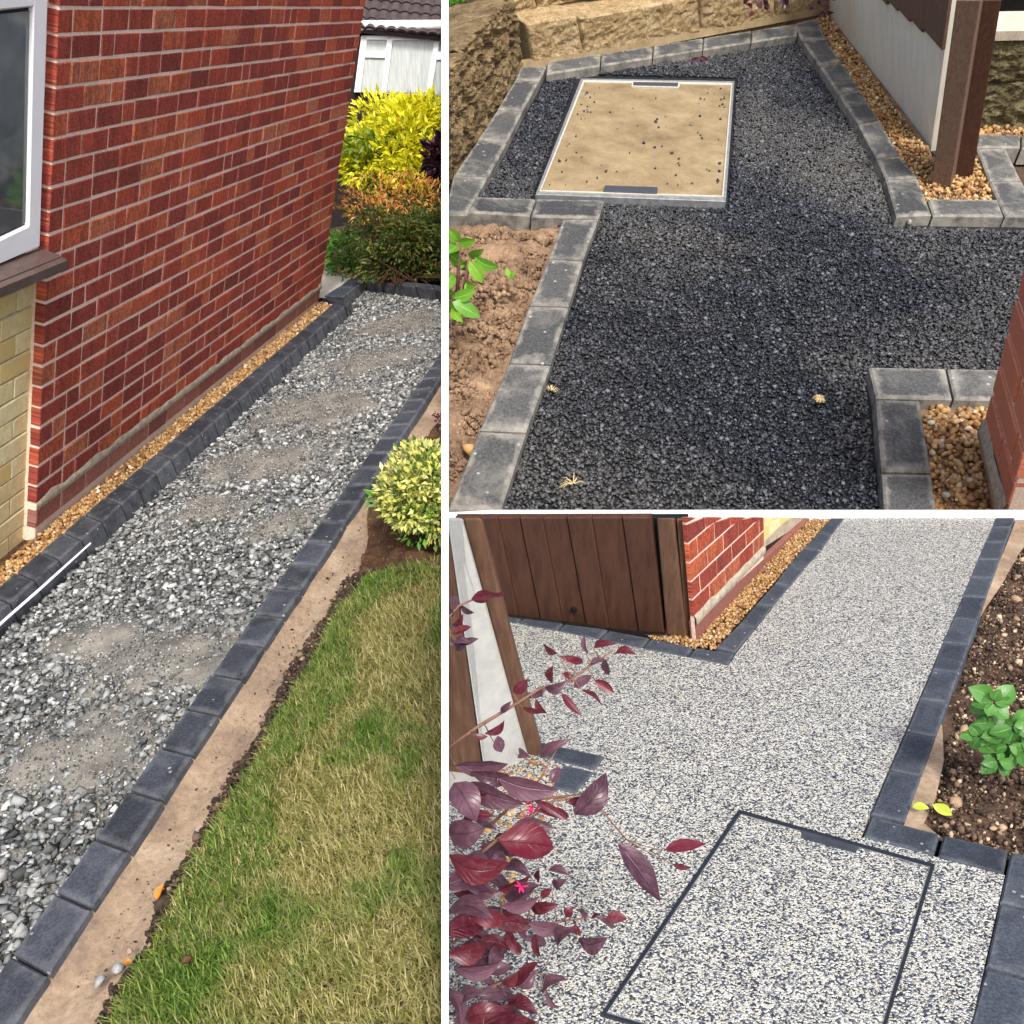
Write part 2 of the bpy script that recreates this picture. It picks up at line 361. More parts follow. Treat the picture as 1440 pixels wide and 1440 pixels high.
M_infill = m.color(m.mix(.4, inf, m.ramp(g, [(.3, (.75,) * 3), (.7, (1.15,) * 3)]), 'MULTIPLY')).bump(g, .5, .008).m
def wallstone(name, stops, bs=1.0):
    m = Mat(name, .95, .1); c = m.coord('Object'); f = m.noise(c, 5, 10, .78, .3); g = m.noise(c, 28, 8, .85)
    b = m.ramp(f, stops); k_ = m.noise(c, 90, 5, .8); b = m.mix(.6, b, m.ramp(k_, [(.35, (.5,) * 3), (.65, (1.35,) * 3)]), 'MULTIPLY')
    b = m.mix(.9, b, m.ramp(g, [(.34, (.25,) * 3), (.5, (1, 1, 1)), (.7, (1.45,) * 3)]), 'MULTIPLY')
    return m.color(b).bump(m.math('ADD', f, m.math('MULTIPLY', g, .6)), 1, .05 * bs).m
M_ston = wallstone('sunlit_buff_stone', [(.3, '9a8360'), (.45, 'bda377'), (.58, 'd6be94'), (.75, 'e6d5b0')])  # back wall: sunlight is put into the paler tones
M_ston2 = wallstone('shaded_buff_stone', [(.3, '574a38'), (.48, '8a7757'), (.62, 'b09a73'), (.8, 'd2be94')])  # left wall: darker copy of the buff stone, its shade painted in
M_ston3 = wallstone('mossy_stone', [(.3, '4c462f'), (.5, '7c7353'), (.7, '9a9272')])
m = Mat('window_glass', .04, .7); c = m.coord('Object'); M_glass = m.color(m.ramp(m.noise(c, 2.2, 3), [(.4, '40474a'), (.65, '747c7e')])).m  # lighter grey blotches put the pane's reflection into the colour
m = Mat('net_curtain_glass', .12, .5); c = m.coord('Object', (30, 30, 1)); M_net = m.color(m.ramp(m.noise(c, 1.5, 2), [(.3, 'a9b0ad'), (.7, 'c3c9c6')])).m
M_tile = plain('dark_roof_tile', '3d3436', .8, .25, '544a4a', 14, .4)
M_dkbrick = plain('dark_brown_brick', '211a1b', .85, .2, '2e2426', 14, .3)

def leaf_mat(name, stops, rough=.5, trans=.25, patchc=None, spec=.4):
    m = Mat(name, rough, spec); base = m.ramp(m.rnd(), stops)
    if patchc:
        c = m.coord('Position', shift=False)
        base = m.mix(m.ramp(m.noise(c, patchc[0], 3, .6), [(patchc[1], (0, 0, 0)), (patchc[2], (1, 1, 1))]), base, m.ramp(m.island(), patchc[3]))
    m.color(base)
    tr = m.n('ShaderNodeBsdfTranslucent'); m.l(base, tr.inputs[0]); mx = m.n('ShaderNodeMixShader'); mx.inputs[0].default_value = trans
    m.l(m.b.outputs[0], mx.inputs[1]).l(tr.outputs[0], mx.inputs[2]); m.l(mx.outputs[0], m.t.nodes['Material Output'].inputs[0])
    return m.m
M_grass = leaf_mat('lawn_grass', [(0, '68702f'), (.3, '8b8945'), (.55, 'aaa068'), (.8, 'c9bd8c'), (1, '777d38')], .6, .3,
                   (3.1, .49, .64, [(0, '3f5c20'), (.5, '587a2c'), (.85, '77953f'), (1, '9ba65a')]), .25)
M_grassg = leaf_mat('green_grass', [(0, '3d571f'), (.4, '55752b'), (.75, '74903c'), (1, '98a258')], .6, .3, None, .25)
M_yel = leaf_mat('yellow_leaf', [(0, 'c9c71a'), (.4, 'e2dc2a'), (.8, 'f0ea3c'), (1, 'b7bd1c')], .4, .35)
M_yelg = leaf_mat('yellow_green_leaf', [(0, '4a6a1c'), (.5, '7f9426'), (1, 'b3b830')], .4, .3)  # greener inner leaves, darkened so the colour holds the shade of the gaps
M_hedge = leaf_mat('hedge_leaf', [(0, '31451d'), (.5, '4f6426'), (.8, '6e7430'), (1, '7d5a2b')], .5, .25)
M_hedgeo = leaf_mat('orange_shoot', [(0, 'a8622f'), (.4, 'c9843c'), (.7, 'c99c3f'), (1, 'd8a85a')], .5, .3)
M_green = leaf_mat('green_leaf', [(0, '3c6a1e'), (.5, '4f8428'), (1, '6a9c35')], .45, .25)
M_vari = leaf_mat('variegated_leaf', [(0, '46632a'), (.22, '6d8637'), (.4, 'b9bd66'), (.65, 'dcd98c'), (.85, 'e6e06a'), (1, 'c9cf86')], .4, .25)
M_purp = leaf_mat('purple_shrub_leaf', [(0, '2c1420'), (1, '40202c')], .4, .2)
def big_leaf(name, a, b, vein, back, rough=.38, trans=.2, var=.6):
    m = Mat(name, rough, .45); sp = m.n('ShaderNodeSeparateXYZ'); m.l(m.n('ShaderNodeTexCoord').outputs['UV'], sp.inputs[0])
    r = m.rnd(); base = m.mix(r, a, b)
    base = m.mix(m.ramp(m.noise(m.coord('UV', (3, 5, 1)), 1.0, 5, .7), [(.45, (0, 0, 0)), (.7, (.7,) * 3)]), base, back)
    base = m.mix(m.ramp(m.noise(m.coord('UV', (9, 14, 1)), 1.0, 4, .7), [(.64, (0, 0, 0)), (.72, (.6,) * 3)]), base, vein)
    ax = m.math('ABSOLUTE', m.math('SUBTRACT', sp.outputs[0], .5))
    mid = m.ramp(ax, [(.012, (1, 1, 1)), (.035, (0, 0, 0))])
    wv = m.math('FRACT', m.math('ADD', m.math('MULTIPLY', sp.outputs[1], 7), m.math('MULTIPLY', ax, -5)))
    vn = m.ramp(wv, [(0, (.5,) * 3), (.09, (0, 0, 0)), (.92, (0, 0, 0)), (1, (.5,) * 3)])
    base = m.mix(m.math('MULTIPLY', m.math('MAXIMUM', mid, vn), var), base, vein)
    bf = m.n('ShaderNodeNewGeometry').outputs['Backfacing']; base = m.mix(bf, base, back)
    m.color(base).bump(m.math('MULTIPLY', m.math('MAXIMUM', mid, vn), -1), .5, .002)
    tr = m.n('ShaderNodeBsdfTranslucent'); m.l(base, tr.inputs[0]); mx = m.n('ShaderNodeMixShader'); mx.inputs[0].default_value = trans
    m.l(m.b.outputs[0], mx.inputs[1]).l(tr.outputs[0], mx.inputs[2]); m.l(mx.outputs[0], m.t.nodes['Material Output'].inputs[0]); return m.m
M_leafg = big_leaf('bright_green_leaf', '4f8a1e', '7db52c', 'b4d266', '6b9a3e')
M_leafg3 = big_leaf('mid_green_leaf', '2f6424', '4d8434', '8fb46a', '5a8a4a')
M_leafp = big_leaf('plum_leaf', '432834', '61404e', '2e141d', '735362', .35, .18, .5)
M_leafr = big_leaf('crimson_leaf', '45131f', '681b2b', '340a12', '77444f', .35, .25, .5)
M_leafy = big_leaf('lime_leaf', 'a9c038', 'c2d24a', '8aa62c', 'b4c65a')
M_twig = plain('twig_bark', '6a4a3e', .8, .2, '8f6f5e', 30)
M_twigd = plain('dark_twig', '2e2018', .9, .1, '4b382a', 30)
M_pink = plain('pink_petal', 'b01458', .5, .3, 'd83a7c', 30)
M_straw = plain('dry_straw', 'bda777', .8, .2, 'd8c79a', 30)
M_orange = plain('orange_bark', 'b9702c', .8, .2, 'd89444', 30)

# ------------------------------------------------------------------ builders for edging, brickwork and leaves
def edging(name, label, k, quads, mat, depth=.09, side=0, c=.006, gap=.0032, h=0.0, jit=.002):
    b = G(k, *quads[0][0]); t = thing(name, label, 'edging', b - N[k] * depth)
    for q in quads:
        T = [G(k, x, y, h + random.uniform(-jit, jit)) for x, y in q]
        V, F, uv = chbox(T, -N[k], depth, c, gap); obj('edging_block', V, F, mat, t, side=side, uv=uv)
    return t
def row(k, A0, A1, B0, B1, n):
    a0, a1, b0, b1 = (G(k, *p) for p in (A0, A1, B0, B1)); out = []
    for i in range(n):
        s, e = i / n, (i + 1) / n
        out.append([pix(p) for p in (a0 + (a1 - a0) * s, b0 + (b1 - b0) * s, b0 + (b1 - b0) * e, a0 + (a1 - a0) * e)])
    return out
def brick_part(fc, a0, a1, b0, b1, out, depth, c=.004):
    J = lambda: random.uniform(-.0018, .0018)
    T = [fc.P(a0 + J(), b0 + J(), out + J() * .4), fc.P(a1 + J(), b0 + J(), out + J() * .4), fc.P(a1 + J(), b1 + J(), out + J() * .4), fc.P(a0 + J(), b1 + J(), out + J() * .4)]
    return chbox(T, -fc.n, depth, c, 0, (a1 - a0, b1 - b0))
def leaf_mesh(b, t, nrm, W, fold=.25, curl=.12, nu=7, peak=.45):
    b, t = np.array(b, float), np.array(t, float); d = t - b; L = np.linalg.norm(d); d = d / L; bend = random.uniform(-.1, .1)
    nrm = nz(np.array(nrm) - d * (np.array(nrm) @ d)); s = np.cross(d, nrm); V, U = [], []
    for i in range(nu + 1):
        u = i / nu; w = W / 2 * (math.sin(math.pi * u ** (math.log(.5) / math.log(peak))) ** .85 + .02)
        ctr = b + d * L * u - nrm * (curl * L * (u - .5) ** 2 * 2) + s * (bend * L * math.sin(math.pi * u))
        for j, sg in ((0, -1), (.25, -.55), (.5, 0), (.75, .55), (1, 1)):
            V.append(ctr + s * sg * w + nrm * (abs(sg) ** 1.3 * w * fold + (random.uniform(-.04, .04) * W if abs(sg) == 1 else 0))); U.append((j, u))
    F = [[i * 5 + j, i * 5 + j + 1, i * 5 + j + 6, i * 5 + j + 5] for i in range(nu) for j in range(4)]
    return np.array(V), F, np.array(U)
def leaf_px(parent, x0, y0, x1, y1, w, z0, z1, mat, roll=0.0, side=0, fold=.22, curl=.12):
    b, t = Q(x0, y0, z0), Q(x1, y1, z1); d = nz(t - b); view = nz(EYE - (b + t) / 2)
    n = nz(view - d * (view @ d)); s = np.cross(d, n); n = n * math.cos(roll) + s * math.sin(roll)
    V, F, U = leaf_mesh(b, t, n, w / FOC * (z0 + z1) / 2, fold, curl)
    return obj('leaf', V, F, mat, parent, True, side, U)
LEAF = np.array([(0, 0, 0), (-.5, .45, .12), (.5, .45, .12), (0, 1, 0), (0, .5, 0)], float)
LEAFF = np.array([(0, 4, 1), (0, 2, 4), (1, 4, 3), (4, 2, 3)])
def leaf_cloud(C, D, L, W, flop=.6):
    n = len(C); D = D / np.linalg.norm(D, axis=1)[:, None]
    r = rng.normal(size=(n, 3)) * flop + np.array([0, -.4, 1.0]); X = np.cross(D, r); X /= np.linalg.norm(X, axis=1)[:, None] + 1e-9; Zv = np.cross(X, D)
    V = LEAF[None, :, 0, None] * X[:, None] * (L * W)[:, None, None] + LEAF[None, :, 1, None] * D[:, None] * L[:, None, None] + LEAF[None, :, 2, None] * Zv[:, None] * L[:, None, None]
    V = V + C[:, None]; F = LEAFF[None] + (np.arange(n) * 5)[:, None, None]
    return V.reshape(-1, 3), F.reshape(-1, 3)
def lumpy(n, c, r, lumps=9, lr=.5, ax=None, shell=.35, top=None):     # points and outward directions in an uneven bush
    c = np.array(c); r = np.array(r); L = rng.normal(size=(lumps, 3)); L /= np.linalg.norm(L, axis=1)[:, None]; L *= rng.uniform(.35, .75, (lumps, 1))
    k = rng.integers(0, lumps, n); d = rng.normal(size=(n, 3)); d /= np.linalg.norm(d, axis=1)[:, None]
    p = L[k] + d * lr * rng.uniform(1 - shell, 1, (n, 1)); return c + p * r, d + p * .6
# ------------------------------------------------------------------ the white dividers between the plots
zf = 1.32; ht = 4.9 / FOC
def pside(z, y, s): return EYE + FW * z + DN * y + RT * ((625.7 - 720) / FOC * z) + PN * s
prof = [(zf, -.86), (zf, 1.05), (2.3, 1.75), (9.5, 1.2), (9.5, -2.4), (5.0, -1.0), (2.4, .35), (1.62, -.86)]
Vp = [pside(z, y, -ht * zf) for z, y in prof] + [pside(z, y, ht * zf) for z, y in prof]; n_ = len(prof)
Fp = [list(range(n_)), list(range(2 * n_ - 1, n_ - 1, -1))] + [[i, i + n_, (i + 1) % n_ + n_, (i + 1) % n_] for i in range(n_)]
tag(obj('partition_wall', Vp, Fp, M_white), 'tall thin white partition standing between gravel path and right-hand plots', 'partition')
A, B = G(3, 631, 727.5), G(3, 1475, 727.5); bz = []
for P_, x in ((A, 631), (B, 1475)):
    z = Zat(P_); bz.append([P_ - N[3] * .1, Q(x, 721.5, z), Q(x, 717, z + .045), Q(x, 717, z + .045) - np.array([0, 0, .16])])
Vb = np.array(bz[0] + bz[1]); Fb = [[0, 1, 2, 3], [7, 6, 5, 4]] + [[i, i + 4, (i + 1) % 4 + 4, (i + 1) % 4] for i in range(4)]
tag(obj('edging_board', Vb, Fb, M_white, side=1), 'low white board across the end of pale resin path', 'board')

V = np.array([(-150, -150, -1.6), (150, -150, -1.6), (150, 150, -1.6), (-150, 150, -1.6)], float)
tag(obj('ground', V, [[0, 1, 2, 3]], M_under), kind='structure')
# ================================================================== PLOT 1: gravel path beside the house
V, F = sheet(1, [(-400, 1900), (626, 1900), (626, 230), (-400, 330)], -.11)
tag(obj('ground', V, F, M_under, side=-1), kind='structure')
path1 = [(-75, 930), (22, 838), (50, 818), (484, 433), (494, 424), (482, 419), (511, 396), (640, 411), (640, 470), (621, 494), (14, 1342), (-160, 1585), (-160, 1000)]
dust = [(95, 1025, .16, .24), (215, 895, .17, .26), (120, 868, .1, .16), (285, 692, .13, .16), (385, 712, .12, .14), (520, 490, .28, .3), (430, 555, .3, .34), (360, 630, .2, .3), (560, 440, .3, .3)]
DP = [(G(1, x, y), a, b) for x, y, a, b in dust]
EA = nz(G(1, 300, 700) - G(1, 100, 900)); EA = nz(ray(958, 10.5)); EB = np.cross(N[1], EA)
def dust_h(p):
    s = 0
    for c, a, b in DP:
        d = p - c; s = max(s, math.exp(-((d @ EA) / (a * 1.2)) ** 2 - ((d @ EB) / (b * 1.4)) ** 2))
    return s * .034
V, F = patch(1, [(-160, 1000), (560, 392), (660, 420), (-160, 1600)], 150, 60, -.098, .012, 9, fn=dust_h)
tag(obj('path', V, F, M_grit, smooth=True, side=-1), kind='structure')
n = spacing_count(1, path1, .0175, 1.9); C = scatter(1, path1, n, -.086)
dh = np.array([dust_h(p) for p in C]); C = C + np.outer(rng.uniform(-.006, .012, n), N[1])
ok = rng.uniform(0, 1, n) > dh / .034 * .66; C = C[ok]
sz = np.clip(rng.lognormal(math.log(.0205), .34, len(C)), .01, .044)
hf_ = rng.uniform(0, 1, len(C)) < .7; V, F = stones(C[hf_], sz[hf_] * 1.08, .34, .42, (CUB, CUBF), N[1], cuts=2); V2_, F2_ = stones(C[~hf_], sz[~hf_], .3, .5, (ICO, ICOF), N[1], cuts=4); F = np.concatenate([F, F2_ + len(V)]); V = np.concatenate([V, V2_])
Cf = scatter(1, path1, 30000, -.092); Cf = Cf + np.outer([dust_h(p) for p in Cf], N[1]); Vf, Ff = stones(Cf, rng.uniform(.004, .011, len(Cf)), .3, .6, (OCT, OCTF)); F = np.concatenate([F, Ff + len(V)]); V = np.concatenate([V, Vf]); go = obj('gravel', V, F, M_gravel, side=-1, kind='stuff'); tag(go, 'loose grey crushed stone filling the path beside red brick house', 'gravel')
# edging
uA = np.linalg.norm(G(1, 79, 1255) - G(1, 14.5, 1341))
nl = round(np.linalg.norm(G(1, 50, 816) - G(1, 485, 431)) / uA)
ql = row(1, (50, 816), (485, 431), (22, 804), (469, 426), nl)
d0 = (G(1, 50, 816) - G(1, 485, 431)) / nl; d1 = (G(1, 22, 804) - G(1, 469, 426)) / nl
ql += [[pix(G(1, 50, 816) + d0 * (i + 1)), pix(G(1, 22, 804) + d1 * (i + 1)), pix(G(1, 22, 804) + d1 * i), pix(G(1, 50, 816) + d0 * i)] for i in range(3)]
edging('block_edging', 'charcoal block edging running along the foot of red brick wall', 1, ql, M_block1, .1, -1)
nr = round(np.linalg.norm(G(1, 14.5, 1341) - G(1, 621, 493)) / uA)
qr = row(1, (14.5, 1341), (621, 493), (67.5, 1369), (647, 490), nr)
d0 = (G(1, 14.5, 1341) - G(1, 621, 493)) / nr; d1 = (G(1, 67.5, 1369) - G(1, 647, 490)) / nr
qr += [[pix(G(1, 14.5, 1341) + d0 * (i + 1)), pix(G(1, 67.5, 1369) + d1 * (i + 1)), pix(G(1, 67.5, 1369) + d1 * i), pix(G(1, 14.5, 1341) + d0 * i)] for i in range(2)]
edging('block_edging', 'charcoal block edging between grey gravel and sandy strip by lawn', 1, qr, M_block1, .1, -1)
qb = [[(495, 389), (513, 394), (499, 405), (478, 402)], [(478, 402), (499, 405), (482, 418), (455, 416)], [(453, 418), (494, 424), (486, 431), (469, 426)]] + row(1, (513, 395), (640, 410), (497, 389), (640, 403), 5)
edging('block_edging', 'charcoal block edging closing the far end of gravel path below hedge', 1, qb, M_block1, .1, -1)
V, F = slab([G(1, x, y, -.025) for x, y in [(-80, 953), (8, 872), (55, 831), (128, 764), (127, 762.5), (53, 828.5), (6, 869.5), (-80, 948)]], -N[1], .002)
tag(obj('plastic_strip', V, F, M_pvc), 'thin white plastic strip along near end of left block edging', 'strip')
V, F = sheet(1, [(448, 380), (500, 386), (457, 419), (440, 419)], -.012); tag(obj('concrete_slab', V, F, M_concrete), 'small pale concrete slab at far corner of brick house', 'slab')
# gold gravel along the wall
gold1 = [(-70, 890), (-70, 850), (60, 740), (450, 421), (470, 427), (22, 806)]
V, F = sheet(1, [(-120, 930), (-120, 830), (55, 735), (449, 417), (474, 428), (24, 810)], -.038); tag(obj('gravel_bed', V, F, M_soil), kind='structure')
C = scatter(1, gold1, spacing_count(1, gold1, .016, 2.3), -.022); C += np.outer(rng.uniform(-.012, .008, len(C)), N[1])
V, F = stones(C, rng.uniform(.012, .024, len(C)), .2, .7); tag(obj('gravel', V, F, M_gold, kind='stuff'), 'golden pea gravel strip between brick wall and block edging', 'gravel')
# ---- the house
base = G(1, 60, 738); E1 = nz(ray(958, 10.5)); WF = Face(base, E1, UP[1])
house = thing('brick_house', 'red and yellow brick house with white window beside the gravel path', 'house', base - UP[1] * .1)
t712 = WF.at(50, 711)[1]; t11 = WF.at(81, 11)[1]; CH = (t11 - t712) / 22
s_end = WF.at(449, 419)[0]; s0 = WF.at(58, 560)[0]
sb = .193
mw, mf, _ = brick_part(WF, s0 + .004, s_end - .003, -.06, t712 + CH * 26, -.0035, .25)
wall = obj('wall', mw, mf, M_mortar, house)
cand = []
for r_ in range(0, 25):
    b0 = t712 + CH * r_ + CH * .074; b1 = t712 + CH * (r_ + 1) - CH * .074
    a = s0 - (sb * .5 if r_ % 2 else 0) + random.uniform(-.02, .02) * 0
    while a < s_end - .01:
        L = sb * (random.choice([.5, 1, 1, 1, 1, 1]))
        a0, a1 = max(a, s0), min(a + L - .0085, s_end)
        if a1 - a0 > .03:
            x, y = pix(WF.P((a0 + a1) / 2, (b0 + b1) / 2))
            if -30 < x < 640 and -40 < y < 1000:
                x2 = pix(WF.P(a1, b0))[0] - pix(WF.P(a0, b0))[0]; cand.append((x2, brick_part(WF, a0, a1, b0, b1, random.uniform(-.0015, .0015), .04, .003)))
        a += L
cand.sort(key=lambda c: -c[0])
for _, (v, f, u) in cand[:292]: obj('brick', v, f, M_brick, wall, uv=u)
if len(cand) > 292:
    v, f, u = joined([c[1] for c in cand[292:]]); obj('brick', v, f, M_brick, wall, uv=u, kind='stuff')
# reveal at the near corner, mortar line, faded base course
rv = []
for r_ in range(0, 25):
    b0 = t712 + CH * r_ + .006; b1 = t712 + CH * (r_ + 1) - .006
    T = [WF.P(s0 - .002, b0, 0), WF.P(s0 - .002, b0, -.05), WF.P(s0 - .002, b1, -.05), WF.P(s0 - .002, b1, 0)]
band = []
xs = np.linspace(s0, s_end, 70); Vm = []
for i, a in enumerate(xs):
    w = .010 + .022 * fbm((a * 9, 0, 0), 1, 4); Vm += [WF.P(a, t712 + w + .008, .0012), WF.P(a, t712 + w * .6, .005), WF.P(a, t712 - .02 + .012 * fbm((a * 11, 3, 0), 1, 3), .006), WF.P(a, t712 - .032, .0)]
Fm = [[i * 4 + j, (i + 1) * 4 + j, (i + 1) * 4 + j + 1, i * 4 + j + 1] for i in range(69) for j in range(3)]
obj('mortar_band', Vm, Fm, M_mortar_g, house, True)
a = s0
while a < s_end - .05:
    a1 = min(a + sb, s_end); v, f, u = brick_part(WF, a, a1 - .01, t712 - .03 - CH * .92, t712 - .03, .002, .04); obj('base_brick', v, f, M_brick_p, house, uv=u); a = a1
# yellow brick panel, a little back from the red wall
YF = Face(base - WF.n * .055, E1, UP[1]); ye = YF.at(50, 560)[0]; y0 = ye - .75
sill_t = YF.at(20, 392)[1]
mv, mff, _ = brick_part(YF, y0, ye + .02, -.06, sill_t, -.006, .15); ywall = obj('wall', mv, mff, M_mortar_g, house)
r_ = 0; tb = YF.at(22, 772)[1]; CY = CH
bt = tb
while bt + CY < sill_t + CY:
    a = y0 - (sb * .5 if r_ % 2 else 0)
    while a < ye:
        a0, a1 = max(a, y0), min(a + sb * 1.05 - .007, ye + .015)
        if a1 - a0 > .03:
            v, f, u = brick_part(YF, a0, a1, bt + .004, min(bt + CY - .004, sill_t), random.uniform(-.001, .001), .04, .003); obj('brick', v, f, M_brick_y, ywall, uv=u)
        a += sb * 1.05
    bt += CY; r_ += 1
a = y0
while a < ye:
    v, f, u = brick_part(YF, a, min(a + sb, ye) - .01, tb - .02 - CY, tb - .02, .012, .05); obj('base_brick', v, f, M_brick_p, house, uv=u); a += sb
# window
WN = Face(base - WF.n * .03, E1, UP[1])
def wq(face, pts, out, depth, mat, par, name, c=.004):
    T = [face.P(*face.at(x, y, out), out) for x, y in pts]; v, f, u = chbox(T, -face.n, depth, c); return obj(name, v, f, mat, par, uv=u)
win = wq(WN, [(-60, 398), (56, 347), (69, -60), (-60, -60)], 0, .05, M_pvc, house, 'window', .002)
wq(WN, [(-60, 366), (41, 318), (49, 10), (-60, 22)], .004, .008, M_rubber_gap, win, 'gasket', .001)
wq(WN, [(-60, 358), (37, 313), (45, 15), (-60, 27)], .008, .008, M_glass, win, 'pane', .001)
for q in ([(41, 318), (56, 347), (69, -60), (49, -60)], [(-60, 398), (56, 347), (41, 318), (-60, 366)], [(-60, 20), (49, 9), (50, -60), (-60, -60)]):
    wq(WN, q, .022, .02, M_pvc, win, 'frame', .004)
sl0 = WN.at(-60, 410)[0]; sl1 = WF.at(86, 372, .06)[0]; st = WF.at(60, 352)[1]
v = [WF.P(sl0, st, -.04), WF.P(sl1, st, -.02), WF.P(sl1, st - .022, .085), WF.P(sl0, st - .022, .085)]
v, f = slab(v, -UP[1], .035); sill = obj('sill', v, f, M_sill, house)
v, f = slab([WF.P(sl0, st - .014, .03), WF.P(sl1, st - .014, .03), WF.P(sl1, st - .02, .06), WF.P(sl0, st - .02, .06)], UP[1], .007); obj('sill_rib', v, f, M_sill, sill)
# ---- sand strip, soil and lawn on the right
edge_s = [(640, 560), (600, 610), (560, 650), (521, 700), (506, 766), (482, 811), (448, 858), (416, 900), (397, 951), (366, 1011), (331, 1069), (300, 1115), (266, 1184), (229, 1255), (185, 1324), (140, 1385), (105, 1450), (40, 1560)]
kerb_o = [(645, 490), (621, 524), (590, 570), (560, 617), (525, 671), (491, 723), (455, 777), (411, 845), (388, 880), (361, 921), (315, 991), (283, 1041), (223, 1132), (177, 1202), (128, 1281), (67, 1371), (40, 1415), (-60, 1560)]
V = []; nc = 10
for i in range(len(edge_s) * 6 - 5):
    k_, w = divmod(i, 6); w /= 6; k2 = min(k_ + 1, len(edge_s) - 1)
    a = G(1, *kerb_o[k_]) * (1 - w) + G(1, *kerb_o[k2]) * w; b = G(1, *edge_s[k_]) * (1 - w) + G(1, *edge_s[k2]) * w; a = a + (a - b) * .1; b = b + (b - a) * .22
    for j in range(nc + 1):
        u = j / nc; p = a * (1 - u) + b * u; z = -.03 - .026 * math.sin(math.pi * u) + .014 * min(1, u * 3) * fbm(p, 9, 5) - max(0, u - .78) * .42 + .015 * max(0, 1 - u * 4); V.append(p + N[1] * z)
ns = len(edge_s) * 6 - 5
F = [[i * (nc + 1) + j, i * (nc + 1) + j + 1, (i + 1) * (nc + 1) + j + 1, (i + 1) * (nc + 1) + j] for i in range(ns - 1) for j in range(nc)]
tag(obj('sand_strip', V, F, M_sand, smooth=True, side=-1), kind='structure')
lawn1 = [(640, 778), (592, 786), (546, 795), (512, 810), (472, 858), (441, 918), (413, 964), (379, 1021), (350, 1082), (312, 1132), (272, 1203), (248, 1250), (210, 1332), (168, 1390), (146, 1455), (96, 1625), (640, 1635)]
soilq = [(521, 690), (660, 530), (660, 800), (500, 800)]
V, F = patch(1, soilq, 40, 40, -.035, .05, 7, seed=3); tag(obj('soil_bed', V, F, M_soil, smooth=True, side=-1), kind='structure')
soil_edge = [(e[0] - 26 - 9 * math.sin(i * 2.3), e[1] - 8) for i, e in enumerate(lawn1[2:15])] + [(e[0] + 6, e[1] + 4) for e in lawn1[2:15]][::-1]
C = scatter(1, soil_edge, 9000, -.044); C += np.outer(rng.uniform(-.014, .014, len(C)), N[1])
strip = kerb_o[2:16] + edge_s[2:16][::-1]; C2 = scatter(1, strip, 420, -.047); C = np.concatenate([C, C2])
V, F = stones(C, np.concatenate([rng.lognormal(math.log(.0085), .5, 9000), rng.lognormal(math.log(.0038), .45, 420)]), .35, .6, cuts=1)
tag(obj('soil_crumbs', V, F, M_crumb1, kind='stuff', side=-1), 'dark crumbled soil along the cut edge of the lawn', 'soil')
V, F = sheet(1, lawn1, -.012); V2, F2 = slab([G(1, x, y, -.03) for x, y in lawn1], -N[1], .06)
tag(obj('lawn', V2, F2, M_thatch, side=-1), kind='structure')
def grass(k, poly, n, L, wd, name, label, mat, side, h=-.032):
    C = scatter(k, poly, n, h); az = rng.uniform(0, 2 * math.pi, n); lean = rng.uniform(.3, 1.45, n); Ln = rng.uniform(.35, 1.35, n) * L
    a, b = basis(k); hd = np.outer(np.cos(az), a) + np.outer(np.sin(az), b); sd = np.cross(N[k], hd)
    d1 = N[k] * np.cos(lean * .6)[:, None] + hd * np.sin(lean * .6)[:, None]; d2 = N[k] * np.cos(lean * 1.35)[:, None] + hd * np.sin(lean * 1.35)[:, None]
    w = (wd * rng.uniform(.6, 1.3, n))[:, None]; Ln = Ln[:, None]
    m1 = C + d1 * Ln * .5; tip = m1 + d2 * Ln * .55
    V = np.stack([C - sd * w, C + sd * w, m1 - sd * w * .8, m1 + sd * w * .8, tip], 1)
    F = np.array([(0, 1, 3), (0, 3, 2), (2, 3, 4)])[None] + (np.arange(n) * 5)[:, None, None]
    tag(obj(name, V.reshape(-1, 3), F.reshape(-1, 3), mat, kind='stuff', side=side), label, 'grass')
lw1 = lawn1[:15] + [(120, 1480), (640, 1480)]
grass(1, lw1, 58000, .035, .0016, 'grass', 'dry straw coloured lawn beside the sandy strip', M_grass, -1)
rim = lawn1[1:15] + [(x + w_, y + 12) for (x, y), w_ in zip(lawn1[1:15][::-1], (90, 110, 70, 60, 110, 75, 30, 55, 80, 60, 20, 50, 75, 30))]
grass(1, rim, 9500, .043, .0017, 'grass', 'greener rim of grass along the soil edge of the lawn', M_grassg, -1, -.03)
lawnfar = [(425, 330), (650, 300), (650, 392), (440, 386)]
V, F = sheet(1, lawnfar, -.02); tag(obj('lawn', V, F, M_thatch, side=-1), kind='structure')
grass(1, lawnfar, 9000, .05, .004, 'grass', 'strip of green grass behind the far end of brick house', M_grass, -1)
# small loose things
def pebble(x, y, s, mat, label, k=1, cat='stone', name='stone', h=0.0, side=-1):
    V, F = stones(np.array([G(k, x, y, h + s * .3)]), np.array([s * 1.1]), .3, .6, (ICO, ICOF), None, 4); tag(obj(name, V, F, mat, side=side), label, cat)
pebble(168, 1361, .033, M_white_stone, 'pale grey stone chip at corner of lawn and sandy strip', h=-.02)
pebble(138, 1380, .028, M_white_stone, 'smaller white stone chip lying on sand near bottom left of lawn', h=-.03)
pebble(183, 1337, .017, M_sand, 'small brown pebble above the pale stone chips', h=-.02)
pebble(262, 1349, .028, M_soil, 'dark soil clod lying in the lawn near its left edge', h=.012)
def chip(x0, y0, x1, y1, w, mat, label, k, h, cat, name, side):
    b, t = G(k, x0, y0, h), G(k, x1, y1, h + .004); V, F, U = leaf_mesh(b, t, N[k], w, .2, .1); V = np.concatenate([V, V - N[k] * .003])
    n = len(V) // 2; F = F + [[i + n for i in f[::-1]] for f in F]; tag(obj(name, V, F, mat, None, True, side), label, cat)
